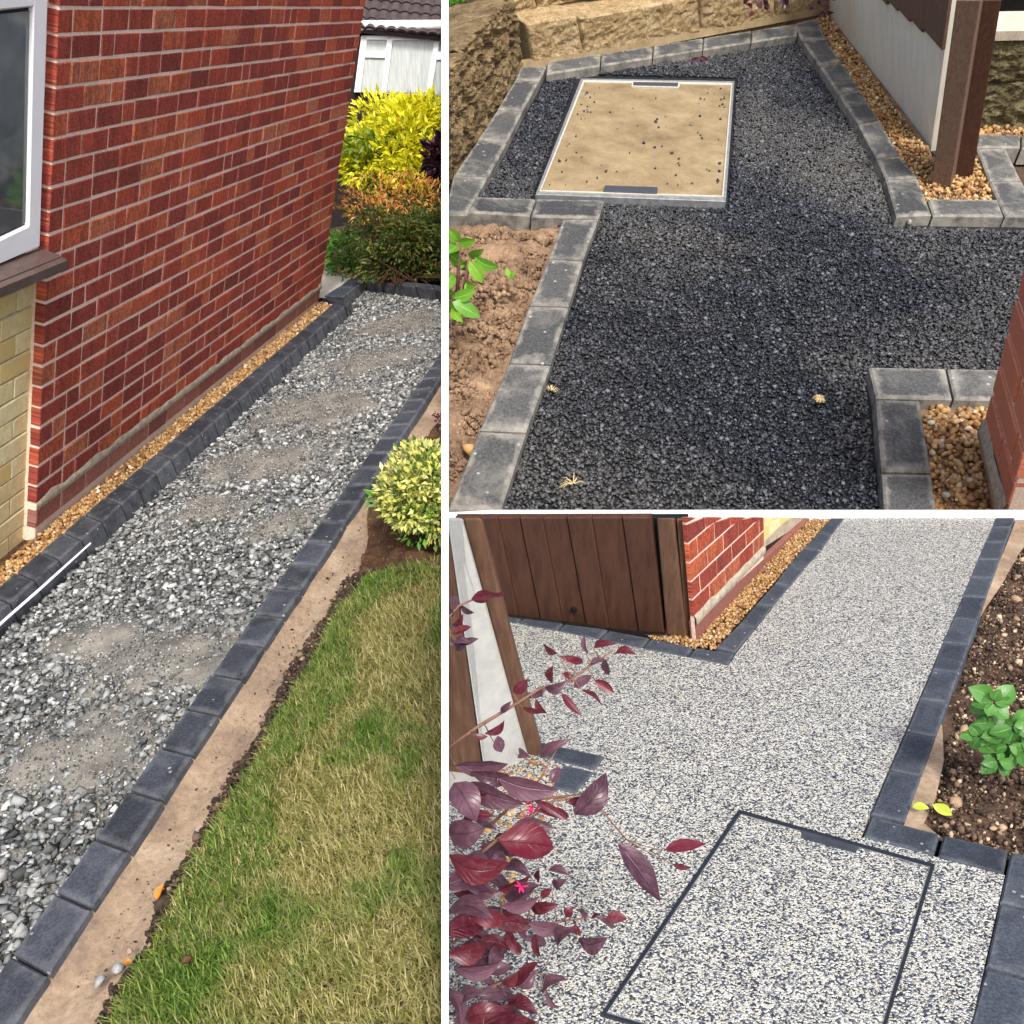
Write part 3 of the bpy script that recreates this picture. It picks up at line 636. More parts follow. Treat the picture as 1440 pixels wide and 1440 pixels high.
chip(219, 1264, 230, 1242, .016, M_orange, 'orange bark chip on the soil edge of the lawn', 1, -.008, 'bark chip', 'bark_chip', -1)
chip(174, 1352, 184, 1351, .012, M_orange, 'tiny orange leaf beside the pale grey stone chip', 1, .0, 'leaf', 'fallen_leaf', -1)
# ---- shrubs
def bush(name, label, cat, k, bx, by, cx, cy, rx, ry, parts, side, zoff=0.0, depth=.8, twigs=30, core=None, lumps=9, lr=.5):
    b = G(k, bx, by); z = Zat(b) + zoff; s = z / FOC; c = Q(cx, cy, z); t = thing(name, label, cat, b)
    for (nm, mat, n, L, W, y_lo, y_hi, out) in parts:
        C, D = lumpy(n * 3, c, (rx * s, rx * s * depth, ry * s), lumps, lr)
        rel = (C[:, 2] - c[2]) / (ry * s); ok = (rel > y_lo) & (rel < y_hi) & ((C - b) @ N[k] > .0); C, D = C[ok][:n], D[ok][:n]
        C = C + D / np.linalg.norm(D, axis=1)[:, None] * out * s * rx; D = D + rng.normal(size=D.shape) * .6
        V, F = leaf_cloud(C, D, rng.uniform(.4, 1.35, len(C)) * L, rng.uniform(.8, 1.2, len(C)) * W); obj(nm, V, F, mat, t, side=side, kind='stuff')
    T = []
    for i in range(twigs):
        e = c + (np.clip(rng.normal(size=3), -1.6, 1.6) * .3) * np.array([rx, rx * depth, ry]) * s; m_ = (b + e) / 2 + rng.normal(size=3) * .08 * rx * s
        v, f = tube([b + rng.normal(size=3) * np.array([.22, .15, .0]) * rx * s, m_, e], [.012 * rx * s, .008 * rx * s, .004 * rx * s], 5); T.append((v, f))
    if T: v, f, _ = joined(T); obj('branches', v, f, M_twigd, t, side=side, kind='stuff')
    return t
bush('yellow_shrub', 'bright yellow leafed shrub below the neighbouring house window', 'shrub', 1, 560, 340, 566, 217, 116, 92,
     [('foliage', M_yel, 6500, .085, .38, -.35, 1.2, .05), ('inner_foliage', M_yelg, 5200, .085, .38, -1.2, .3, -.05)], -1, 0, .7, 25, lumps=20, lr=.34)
bush('orange_tipped_hedge', 'rounded hedge with orange tips over green and bare brown twigs', 'hedge', 1, 570, 394, 570, 338, 116, 92,
     [('foliage', M_hedge, 12000, .045, .38, -1.2, .55, -.02), ('shoots', M_hedgeo, 3000, .045, .3, .42, 1.3, .06)], -1, .25, .8, 40, lumps=30, lr=.36)
bush('green_plant', 'small bushy green plant left of orange tipped hedge', 'plant', 1, 482, 384, 482, 356, 32, 34,
     [('foliage', M_green, 900, .06, .3, -1.2, 1.2, 0)], -1, 0, .8, 8)
bush('purple_shrub', 'dark purple shrub beside the yellow shrub at partition edge', 'shrub', 1, 622, 352, 628, 228, 26, 40,
     [('foliage', M_purp, 800, .1, .4, -1.2, 1.2, 0)], -1, -.3, .8, 8)
bush('variegated_shrub', 'cream and green variegated shrub growing between lawn and sandy strip', 'shrub', 1, 604, 750, 610, 696, 92, 76,
     [('foliage', M_vari, 5200, .026, .48, -1.2, 1.2, .02), ('inner_foliage', M_green, 1500, .028, .42, -1.2, .9, -.06)], -1, 0, .9, 30, lumps=14, lr=.36)
b_ = G(1, 617, 592); V, F = lumpy(60, b_ + N[1] * .02, (.02, .02, .02)); V, F = leaf_cloud(V, F, np.full(60, .012), np.full(60, .6))
tag(obj('flower', V, F, M_leafr, side=-1), 'small crimson flower on dark soil above variegated shrub', 'flower')
# ---- the neighbour's bungalow
zb = Zat(G(1, 560, 340)) + 1.9; HF = Face(Q(560, 130, zb), RT - DN * .0 + DN * .03 + FW * .12, UP[1])
bung = thing('bungalow', 'neighbouring bungalow with dark tiled roof and white framed window', 'house', Q(560, 330, zb))
def hq(pts, out, depth, mat, par, name, c=.004):
    T = [HF.P(*HF.at(x, y, out), out) for x, y in pts]; v, f, u = chbox(T, -HF.n, depth, c); return obj(name, v, f, mat, par, uv=u, side=-1)
hq([(430, 340), (660, 340), (660, 36), (430, 36)], 0, .25, M_dkbrick, bung, 'wall')
hq([(440, 43), (660, 43), (660, 35), (440, 34)], .06, .05, M_pvc, bung, 'fascia')
g0 = HF.at(440, 37, .1); g1_ = HF.at(660, 37, .1); v, f = tube([HF.P(*g0, .12), HF.P(*g1_, .12)], .055, 10); obj('gutter', v, f, M_pvc, bung, True, -1)
hw = hq([(498, 130), (660, 137), (660, 50), (508, 50)], .03, .05, M_pvc, bung, 'window')
for q, mt in (([(515, 73), (543, 74), (545, 56), (517, 56)], M_net), ([(507, 130), (536, 131), (541, 82), (513, 81)], M_net), ([(541, 130), (599, 131), (612, 57), (551, 56)], M_net), ([(605, 133), (660, 136), (664, 84), (616, 83)], M_net), ([(616, 73), (660, 74), (664, 56), (619, 56)], M_net)):
    hq(q, .036, .02, mt, hw, 'pane', .002)
for q in ([(508, 56), (551, 56), (551, 50), (508, 50)], [(511, 81), (547, 82), (548, 74), (512, 73)], [(536, 131), (543, 131), (553, 50), (545, 50)], [(599, 133), (606, 133), (620, 50), (612, 50)], [(498, 130), (507, 130), (517, 50), (508, 50)], [(548, 57), (664, 58), (664, 50), (550, 50)], [(611, 84), (664, 86), (664, 74), (613, 73)]):
    hq(q, .06, .03, M_pvc, hw, 'frame', .005)
rs = nz(UP[1] * .75 - HF.n * .66); e0 = HF.at(440, 33, .1); rp = HF.P(*e0, .14); rl = g1_[0] - g0[0]; th = .135
roof = obj('roof', *slab([rp - rs * .02, rp + HF.e * rl - rs * .02, rp + HF.e * rl + rs * 1.4, rp + rs * 1.4], -nz(np.cross(HF.e, rs)) * (1 if np.cross(HF.e, rs) @ UP[1] > 0 else -1), .05), M_tile, bung, side=-1)
rn = nz(np.cross(HF.e, rs)); rn = rn if rn @ UP[1] > 0 else -rn; tw = .115
for j in range(7):
    for i in range(int(rl / tw)):
        p = rp + HF.e * (i * tw) + rs * (j * th - .03) + rn * .012
        prof_ = [(0, .0), (.25, .022), (.5, .028), (.75, .022), (1, .0)]
        V = [p + HF.e * tw * a + rn * (b + .02) for a, b in prof_] + [p + HF.e * tw * a + rn * b + rs * th * 1.05 for a, b in prof_] + [p + HF.e * tw * a + rn * (b - .012) for a, b in prof_]
        F = [[q, q + 1, q + 6, q + 5] for q in range(4)] + [[q + 10, q + 11, q + 1, q] for q in range(4)]
        if pix(p)[0] < 626 and pix(p)[1] > -25: obj('roof_tile', V, F, M_tile, roof, side=-1)

# ================================================================== PLOT 2: asphalt with inspection cover
S2 = Zat(G(2, 900, 450)) / FOC
V, F = sheet(2, [(600, 730), (1560, 760), (1560, -60), (600, -60)], -.16); tag(obj('ground', V, F, M_under, side=1), kind='structure')
tar = [(704, 718), (842, 308), (852, 282), (668, 278), (686, 246), (768, 103), (1120, 48), (1128, 57), (1153, 92), (1207, 173), (1235, 222), (1261, 305), (1470, 312), (1470, 522), (1222, 516), (1244, 718)]
V, F = sheet(2, tar, -.088); tag(obj('path', V, F, M_tarb, smooth=True, side=1), kind='structure')
tarn = [(700, 735), (842, 308), (852, 282), (1261, 305), (1470, 312), (1470, 522), (1222, 516), (1246, 735)]
n = spacing_count(2, tar, .021, 1.9); C = scatter(2, tar, n, -.077); C += np.outer(rng.uniform(-.008, .006, n), N[2])
mh = [(812, 104), (1038, 109), (1025, 292), (746, 282)]
px_ = np.array([pix(p) for p in C]); C = C[~inside(px_[:, 0], px_[:, 1], mh)]
near = np.array([Zat(p) for p in C]) < 6.6
Va, Fa = stones(C[near], np.clip(rng.lognormal(math.log(.0225), .34, near.sum()), .01, .045), .4, .42, (CUB, CUBF), N[2], cuts=2); Vb_, Fb_ = stones(C[~near], rng.uniform(.016, .036, (~near).sum()), .4, .42, (CUB, CUBF), N[2])
tag(obj('asphalt', np.concatenate([Va, Vb_]), np.concatenate([Fa, Fb_ + len(Va)]), M_tar, side=1, kind='stuff'), 'coarse black open asphalt surface around the buff inspection cover', 'asphalt')
k2 = dict(depth=.14, side=1, c=.012, gap=.004, jit=.003)
edging('block_edging', 'dusty grey block edging between the stone wall and black asphalt', 2, [[(732, 93), (769, 93), (759, 113), (724, 111)], [(724, 112), (758, 114), (735, 155), (699, 153)], [(699, 154), (735, 156), (713, 199), (672, 195)], [(672, 196), (713, 200), (687, 247), (638, 245)], [(637, 246), (686, 248), (657, 302), (608, 302)]], M_block2, **k2)
edging('block_edging', 'two dusty grey edging blocks laid end to end under the inspection cover', 2, [[(668, 276), (754, 279), (746, 303), (657, 298)], [(754, 279), (851, 281), (843, 306), (746, 304)]], M_block2, **k2)
edging('block_edging', 'dusty grey block edging between brown soil and black asphalt', 2, [[(791, 308), (842, 307), (820, 365), (771, 362)], [(771, 363), (820, 366), (800, 430), (744, 428)], [(744, 429), (800, 431), (775, 511), (715, 509)], [(715, 510), (775, 512), (740, 607), (674, 604)], [(674, 605), (740, 608), (705, 717), (630, 715)]], M_block2, **k2)
edging('block_edging', 'row of grey edging blocks at the foot of long buff stone wall', 2, row(2, (768, 104), (1122, 49), (769, 87), (1122, 33), 5), M_block2, **k2)
edging('block_edging', 'curving grey block edging beside the white fence panel', 2, [[(1117, 33), (1150, 25), (1162, 54), (1127, 56)], [(1128, 57), (1162, 55), (1183, 85), (1153, 92)], [(1153, 93), (1183, 86), (1209, 124), (1180, 132)], [(1180, 133), (1209, 125), (1236, 167), (1207, 173)], [(1207, 174), (1236, 168), (1265, 217), (1233, 222)], [(1233, 223), (1265, 218), (1291, 249), (1246, 251)], [(1246, 252), (1291, 250), (1311, 302), (1261, 304)]], M_block2, **k2)
edging('block_edging', 'grey block edging framing the gravel around the brown fence posts', 2, [[(1304, 279), (1404, 280), (1413, 304), (1312, 303)], [(1391, 254), (1438, 254), (1462, 305), (1414, 304)], [(1374, 209), (1415, 208), (1437, 253), (1391, 253)], [(1377, 188), (1436, 190), (1436, 207), (1373, 207)], [(1437, 190), (1500, 192), (1500, 209), (1437, 208)]], M_block2, **k2)
edging('block_edging', 'dark grey block edging around gravel pocket at orange brick corner', 2, [[(1221, 515), (1331, 517), (1341, 561), (1232, 559)], [(1332, 517), (1460, 520), (1460, 564), (1342, 561)], [(1232, 560), (1294, 562), (1311, 664), (1240, 662)], [(1240, 664), (1311, 665), (1322, 738), (1245, 738)]], M_block2, **k2)
# inspection cover
mhc = G(2, 890, 200, -.1); cov = thing('inspection_cover', 'buff cement filled inspection cover in grey metal frame on black asphalt', 'cover', mhc)
O = [(817, 110), (1033, 114), (1021, 283), (753, 273)]; I = [(820, 112.5), (1030, 116.5), (1017.5, 276.5), (758.5, 268.5)]
def prism(k, q, h, d, mat, par, name, side=1, c=.004):
    T = [G(k, x, y, h) for x, y in q]; v, f, u = chbox(T, -N[k], d, c); return obj(name, v, f, mat, par, side=side, uv=u)
for i in range(4):
    j = (i + 1) % 4; prism(2, [O[i], O[j], I[j], I[i]], -.018, .1, M_steel, cov, 'frame')
I2 = [(822, 115), (1028, 119), (1015.5, 275), (761, 267)]
prism(2, I, -.022, .05, M_edge, cov, 'tray')
prism(2, I2, -.0195, .02, M_infill, cov, 'infill', c=.001)
for i in range(4):
    j = (i + 1) % 4; prism(2, [I[i], I[j], I2[j], I2[i]], -.008, .03, M_edge, cov, 'tray_edge', c=.001)
prism(2, [(889, 113.5), (957, 115), (955, 123), (888, 121)], -.002, .03, M_edge, cov, 'lifting_slot', c=.001)
prism(2, [(891, 115), (954, 116), (953, 121.5), (890, 120)], .0, .03, M_slot, cov, 'lifting_slot', c=.001)
prism(2, [(851, 260.5), (925, 263), (924, 272), (848, 269)], -.002, .03, M_slot, cov, 'lifting_slot', c=.001)
chips = []
for _ in range(85):
    e = random.random(); u, v = (random.betavariate(.5, .9), random.random()) if e < .5 else (random.betavariate(.8, .35), random.random())
    x = (827 * (1 - v) + 772 * v) * (1 - u) + (1021 * (1 - v) + 1010 * v) * u; chips.append(G(2, x, 122 + 140 * v, -.012))
V, F = stones(np.array(chips), np.clip(rng.lognormal(math.log(.017), .4, len(chips)), .008, .032), .3, .6); tag(obj('asphalt_crumbs', V, F, M_tar, kind='stuff'), 'black asphalt crumbs scattered over the buff inspection cover', 'crumbs')
# planting bed with brown soil
V, F = patch(2, [(560, 300), (800, 302), (700, 717), (480, 717)], 90, 130, -.1, .06, 4.5, seed=9); tag(obj('soil_bed', V, F, M_soil2, smooth=True, side=1), kind='structure')
clod = [(632, 312), (780, 312), (738, 428), (668, 604), (632, 700)]
C = scatter(2, clod, 5000, -.095); C += np.outer(np.array([.06 * fbm(p, 4.5, 4, 9) for p in C]), N[2]); V, F = stones(C, rng.lognormal(math.log(.017), .6, len(C)), .3, .6, cuts=2)
tag(obj('soil_crumbs', V, F, M_soil2, side=1, kind='stuff'), 'brown soil clods in the planting bed beside dusty block edging', 'soil')
def stone_px(x, y, s, mat, label, k, h): pebble(x, y, s, mat, label, k, 'stone', 'stone', h, 1)
stone_px(658, 630, .085, M_gold, 'yellow stone in brown soil beside the dusty block edging', 2, -.06)
stone_px(1332, 696, .05, M_white_stone, 'round pale grey pebble in the gravel pocket by orange brick', 2, -.02)
stone_px(1279, 313, .05, M_white_stone, 'white stone chip on asphalt below the fence post edging', 2, -.06)
stone_px(786, 317, .03, M_leafr, 'small pink pebble at the inner corner of the soil bed', 2, -.05)
# gold gravel
def goldbed(k, poly, h, s, label, cover=2.0, side=1):
    V, F = sheet(k, poly, h - .02); tag(obj('gravel_bed', V, F, M_soil2, side=side), kind='structure')
    C = scatter(k, poly, spacing_count(k, poly, s, cover), h); C += np.outer(rng.uniform(-.4, .4, len(C)) * s, N[k])
    V, F = stones(C, rng.uniform(.6, 1.5, len(C)) * s, .16, .55, cuts=2); tag(obj('gravel', V, F, M_gold, side=side, kind='stuff'), label, 'gravel')
goldbed(2, [(1146, 22), (1164, 14), (1306, 205), (1312, 225), (1380, 205), (1406, 282), (1302, 281)], -.04, .034, 'golden gravel strip at the foot of white fence panel')
goldbed(2, [(1370, 172), (1480, 170), (1480, 192), (1370, 190)], -.03, .04, 'golden gravel below the low mossy stone wall')
goldbed(2, [(1292, 560), (1420, 560), (1420, 745), (1318, 745)], -.06, .037, 'golden pebbles in the pocket beside orange brick corner', 2.4)
# stone walls
def rough_stone(fc, a0, a1, b0, b1, depth, amp, mat, par, side=1, nu=64, nv=36, seed=0.0, round_=.022, taper=0.0):
    V = []; W_, Hh = a1 - a0, b1 - b0; nd = 5
    def pt(a, b, out):
        p = fc.P(a, b, out); rg = 1 - abs(fbm(p * np.array([1, 1, 1.6]), 5.5, 5, seed + 2)) * 2; return p + fc.n * (amp * .6 * fbm(p, 2.2, 6, seed) + amp * .55 * rg + amp * .25 * fbm(p, 22, 3, seed)) + fc.v * (amp * .5 * fbm(p, 2.6, 4, seed + 5))
    for j in range(nv + 1):
        for i in range(nu + 1):
            u, v = i / nu, j / nv; e = min(u * W_, (1 - u) * W_, v * Hh, (1 - v) * Hh); o = -max(0, round_ - e) ** 2 / round_ * 1.4
            V.append(pt(a0 + W_ * u, b0 + Hh * v, o - taper * v))
    F = [[j * (nu + 1) + i, j * (nu + 1) + i + 1, (j + 1) * (nu + 1) + i + 1, (j + 1) * (nu + 1) + i] for j in range(nv) for i in range(nu)]
    base_n = len(V); top = [nv * (nu + 1) + i for i in range(nu + 1)]
    for d in range(1, nd + 1):
        for i in range(nu + 1):
            V.append(pt(a0 + W_ * i / nu, b1, -round_ * 1.4 - taper - depth * d / nd))
    prev = top
    for d in range(nd):
        cur = [base_n + d * (nu + 1) + i for i in range(nu + 1)]; F += [[prev[i], prev[i + 1], cur[i + 1], cur[i]] for i in range(nu)]; prev = cur
    for s_ in (0, nu):                                  # the ends
        o = len(V)
        for j in range(nv + 1): V.append(fc.P(a0 + W_ * s_ / nu, b0 + Hh * j / nv, -depth))
        F += [[j * (nu + 1) + s_, (j + 1) * (nu + 1) + s_, o + j + 1, o + j] for j in range(nv)]
    return obj('stone', V, F, mat, par, False, side)
pA, pB = G(2, 737, 92), G(2, 600, 278); LF = Face(pA, pB - pA, UP[2]); lw = thing('stone_wall', 'rough shaded buff stone wall above the dusty edging at partition', 'wall', pA - UP[2] * .15)
hgt = height_to(G(2, 729, 98), UP[2], 2); La = np.linalg.norm(pB - pA)
rough_stone(LF, 0.0, La * .62, -.12, hgt * .40, .5, .05, M_ston2, lw, seed=1)
rough_stone(LF, La * .63, La * 1.3, -.12, hgt * .36, .5, .05, M_ston2, lw, seed=2)
rough_stone(LF, 0.02, La * .50, hgt * .41, hgt * 1.02, .5, .075, M_ston2, lw, seed=3, nu=80, nv=60)
rough_stone(LF, La * .51, La * 1.3, hgt * .37, hgt * .98, .5, .075, M_ston2, lw, seed=4, nu=80, nv=60)
pC, pD = G(2, 735, 93), G(2, 1165, 13); BF = Face(pC, pD - pC, UP[2]); bw = thing('stone_wall', 'long low sunlit buff stone wall behind the inspection cover', 'wall', pC - UP[2] * .15); Lb = np.linalg.norm(pD - pC)
hb = height_to(pC, UP[2], 38); ha = [BF.at(738, 40)[0], BF.at(815, 40)[0], BF.at(985, 40)[0], BF.at(1090, 30)[0], BF.at(1240, 20)[0]]
for i in range(4): rough_stone(BF, ha[i] + .012, ha[i + 1], -.12, hb * (1 + .03 * (-1) ** i), .42, .02, M_ston, bw, seed=10 + i, nu=80, nv=30)
up_f = Face(pC - BF.n * .36, pD - pC, UP[2])
for i in range(4): rough_stone(up_f, ha[i] - .2, ha[i + 1] - .22, hb * .98, hb * 2.3, .4, .05, M_ston, bw, seed=20 + i, nu=60, nv=24)
obj('mortar_bed', *slab([BF.P(-.05, -.03, .035), BF.P(Lb * 1.1, -.03, .035), BF.P(Lb * 1.1, .04, .0), BF.P(-.05, .04, .0)], -BF.n, .05), M_infill, bw, side=1)
b_ = G(2, 640, 10); bush('leafy_plant', 'bit of green foliage on top of rough stone wall', 'plant', 2, 634, 60, 634, 4, 14, 10, [('foliage', M_green, 160, .12, .4, -1.3, 1.3, 0)], 1, .1, .8, 0)
pE, pF = G(2, 1360, 176), G(2, 1500, 172); MF = Face(pE, pF - pE, UP[2]); mw_ = thing('stone_wall', 'low mossy grey stone wall with pale coping behind brown posts', 'wall', pE - UP[2] * .1)
hm = height_to(G(2, 1420, 174), UP[2], 52); Lm = np.linalg.norm(pF - pE)
rough_stone(MF, -.3, Lm, -.1, hm * .5, .3, .05, M_ston3, mw_, seed=31); rough_stone(MF, -.3, Lm, hm * .51, hm, .3, .05, M_ston3, mw_, seed=32)
V, F = box(MF.P(Lm * .4, hm * 1.05, -.12), MF.e * Lm * .8, MF.n * .17, UP[2] * hm * .05); obj('coping', V, F, M_concrete, mw_)
V, F = patch(2, [(1340, 40), (1560, 40), (1560, -80), (1340, -80)], 20, 20, hm * .8, .08, 3); tag(obj('soil_bed', V, F, M_soil, smooth=True), kind='structure')
C = scatter(2, [(1380, 36), (1480, 36), (1480, -40), (1380, -40)], 500, hm * .8 + .05); V, F = stones(C, rng.uniform(.03, .09, len(C)), .3, .6); tag(obj('gravel', V, F, M_gravel, kind='stuff'), 'pale chippings on dark soil above the mossy stone wall', 'gravel')
# fence panel and posts
pG, pH = G(2, 1163, 16, -.05), G(2, 1309, 204, -.05); FF = Face(pG, pH - pG, UP[2]); Lf = np.linalg.norm(pH - pG)
fence = thing('concrete_fence', 'white concrete fence panel with brown boards above beside golden gravel', 'fence', pG)
hf = 1.9
v, f, u = chbox([FF.P(-.15, -.06), FF.P(Lf, -.06), FF.P(Lf, hf), FF.P(-.15, hf)], -FF.n, .09, .006); obj('concrete_panel', v, f, M_panel, fence, uv=u)
tops = [(1230, -2), (1246, 7), (1261, 16), (1278, 31), (1296, 46), (1324, 71)]
for i in range(5):
    a0, _ = FF.at(*tops[i], .03); a1, b1 = FF.at(*tops[i + 1], .03); b0 = b1
    v, f, u = chbox([FF.P(a0, b0 + .012, .03), FF.P(a1 - .004, b1, .03), FF.P(a1 - .004, hf, .03), FF.P(a0, hf, .03)], -FF.n, .028, .004); obj('board', v, f, M_wood2, fence, uv=u)
a0, _ = FF.at(1240, -20, .03)
def post_px(name, label, k, base_q, tops_q, mat, ext=1.0, bh=-.05, par=None, side=1):
    Bq = [G(k, x, y, bh) for x, y in base_q]; Tq = []
    for b, (tx, ty) in zip(Bq, tops_q):
        Tq.append(Q(tx, ty, Zat(b) + UP[k] @ FW * height_to(b, UP[k], ty)))
    V = np.array(Bq + [b + (t - b) * ext for b, t in zip(Bq, Tq)]); F = [[0, 1, 2, 3], [7, 6, 5, 4]] + [[i, i + 4, (i + 1) % 4 + 4, (i + 1) % 4] for i in range(4)]
    o = obj(name, V, F, mat, par, side=side)
    md = o.modifiers.new('bevel', 'BEVEL'); md.width = .006; md.segments = 2
    return tag(o, label, 'post') if label else o
post_px('fence_post', 'brown painted fence post nearest the white panel edge', 2, [(1309, 262), (1336, 266), (1343, 250), (1315, 246)], [(1345, 0), (1379, 0), (1384, -8), (1350, -8)], M_wood2)
post_px('fence_post', 'darker brown fence post behind the painted post', 2, [(1339, 250), (1367, 252), (1369, 232), (1342, 230)], [(1380, 0), (1408, 0), (1410, -12), (1383, -12)], M_wood)
post_px('white_strip', None, 2, [(1303, 236), (1309, 245), (1314, 240), (1308, 230)], [(1334, 0), (1345, 0), (1349, -8), (1339, -8)], M_panel, par=None) if False else None
# orange brick corner
pI, pJ = G(2, 1377, 622, -.03), G(2, 1399, 722, -.03); OF = Face(pI, pJ - pI, UP[2]);  ob = thing('brick_wall', 'orange brick wall corner beside the golden pebble pocket', 'wall', pI); Lo = np.linalg.norm(G(2, 1404, 745, -.03) - pI)
ch = height_to(pI, UP[2], 592) / 1.0
bh0 = height_to(pI, UP[2], 590); bc = (height_to(pI, UP[2], 466) - bh0) / 3
v, f, u = chbox([OF.P(.006, -.1, -.012), OF.P(Lo, -.1, -.012), OF.P(Lo, bh0 + bc * 9, -.012), OF.P(.006, bh0 + bc * 9, -.012)], -OF.n, .27, .004); ow = obj('wall', v, f, M_mortar, ob)
Vm = []
for i in range(41):
    a = Lo * i / 40; Vm += [OF.P(a, bh0 + .02 + .03 * fbm((a * 4, 1, 0), 1, 3), .0), OF.P(a, bh0 * .75, .02), OF.P(a, bh0 * .35 + .03 * fbm((a * 4, 7, 0), 1, 3), .02), OF.P(a, bh0 * .3, 0)]
obj('mortar_band', Vm, [[i * 4 + j, (i + 1) * 4 + j, (i + 1) * 4 + j + 1, i * 4 + j + 1] for i in range(40) for j in range(3)], M_mortar_g, ob, True)
for r_ in range(-1, 9):
    a = 0 if r_ % 2 else -.18; bl = bc * 2.7
    while a < Lo:
        a0, a1 = max(a, 0), min(a + bl - .034, Lo)
        b0 = bh0 + bc * r_ + .02 if r_ >= 0 else -.1; b1 = bh0 + bc * (r_ + 1) - .02 if r_ >= 0 else bh0 * .45
        if a1 > a0 + .03: v, f, u = brick_part(OF, a0, a1, b0, b1, random.uniform(-.003, .003), .3, .006); obj('brick', v, f, M_brick_o, ow, uv=u)
        a += bl
# plants in plot 2
def leafy(name, label, k, bx, by, spec, mat, side, z=None, stem=M_twigd, lo=.0):
    b = G(k, bx, by); t = thing(name, label, 'plant', b); zb_ = z or Zat(b)
    for s in spec:
        x0, y0, x1, y1, w = s[:5]; dz = s[5] if len(s) > 5 else 0; z0 = zb_ - .12 * S2 * 0 - dz
        leaf_px(t, x0, y0, x1, y1, w, z0, z0 - random.uniform(-.05, .06) * (zb_ / 2), s[6] if len(s) > 6 else mat, random.uniform(-.5, .5), side)
    return t
g2 = leafy('broad_leaf_plant', 'bright green broad leafed plant in brown soil at partition', 2, 640, 440, [
    (646, 340, 632, 322, 17, .3), (644, 342, 668, 338, 15, .32), (644, 342, 626, 356, 16, .28), (660, 365, 680, 352, 14, .2), (650, 372, 628, 352, 15, .2), (668, 362, 704, 376, 15, .3), (662, 366, 646, 380, 14, .25), (660, 368, 678, 398, 20, .34), (655, 372, 635, 372, 13, .2),
    (640, 385, 630, 408, 18, .3), (640, 400, 628, 388, 14, .2), (652, 398, 668, 402, 14, .2), (660, 395, 656, 415, 14, .22), (637, 418, 668, 408, 18, .33), (636, 420, 660, 428, 14, .3), (637, 424, 676, 446, 22, .36), (637, 424, 632, 440, 14, .3), (636, 430, 650, 452, 14, .3), (634, 420, 626, 404, 14, .3)], M_leafg, 1)
for (x0, y0, x1, y1) in ((640, 440, 645, 342), (642, 442, 660, 366), (640, 440, 637, 420)):
    v, f = tube([G(2, x0, y0, -.06), Q((x0 + x1) / 2 + 2, (y0 + y1) / 2, Zat(G(2, x0, y0)) - .15), Q(x1, y1, Zat(G(2, x0, y0)) - .3)], .012); obj('stem', v, f, M_twig, g2, True, 1)
V, F = stones(scatter(2, [(674, 395), (722, 392), (728, 402), (700, 420), (676, 420)], 26, -.04), rng.uniform(.025, .06, 26), .3, .6); tag(obj('root_clods', V, F, M_soil2, kind='stuff'), 'pale root clods beside the bright green plant', 'soil')
sg = thing('seedling', 'tiny green seedling right of the bright green plant', 'plant', G(2, 718, 392))
for q in ((718, 392, 712, 376, 8), (718, 392, 723, 380, 6)): leaf_px(sg, *q, Zat(G(2, 718, 392)) - .08, Zat(G(2, 718, 392)) - .1, M_leafg, .2, 1)
rb = thing('plum_branch', 'drooping plum leafed branch above the buff stone wall', 'branch', G(2, 1100, 45)); zr = Zat(G(2, 1100, 45)) - .35
for _ in range(34):
    x = random.choice([random.uniform(1040, 1110), random.uniform(1138, 1176)]); y = random.uniform(-12, 16) if x < 1120 else random.uniform(-10, 22); a = random.uniform(0, 6.28); l = random.uniform(9, 15)
    leaf_px(rb, x, y, x + l * math.cos(a), y + l * math.sin(a), l * .55, zr + random.uniform(-.2, .2), zr + random.uniform(-.2, .2), random.choice([M_leafp, M_leafr, M_leafp]), random.uniform(-.7, .7), 1)
for q in ((1040, -20, 1070, 6), (1140, -20, 1160, 10)):
    v, f = tube([Q(q[0], q[1], zr), Q(q[2], q[3], zr)], .008); obj('twig', v, f, M_twig, rb)
def tuft(x, y, s, n, label):
    T = []
    for i in range(n):
        a = random.uniform(0, 6.28); p = G(2, x, y, -.05); l = s * random.uniform(.4, 1); d = np.array([math.cos(a), math.sin(a), 0]); d = d - N[2] * (d @ N[2])
        T.append(tube([p + d * l * .1, p + d * l * .6 + N[2] * .02, p + d * l + N[2] * .005], [.0028, .002, .0008], 4))
    v, f, _ = joined(T); tag(obj('straw_tuft', v, f, M_straw), label, 'straw')
tuft(1152, 562, .04, 110, 'pale straw clump on asphalt left of the brick corner edging'); tuft(806, 680, .085, 12, 'splayed dry grass tuft on asphalt near the white board'); tuft(776, 549, .045, 20, 'dry straw wisp on asphalt against the dusty edging')
fl = thing('fallen_blossom', 'pink fallen blossom on asphalt above the inspection cover', 'petals', G(2, 985, 84, -.05))
for q in ((972, 84, 984, 81, 5), (984, 80, 996, 86, 5)): leaf_px(fl, *q, Zat(G(2, 985, 84)) - .05, Zat(G(2, 985, 84)) - .05, M_leafr, .2)

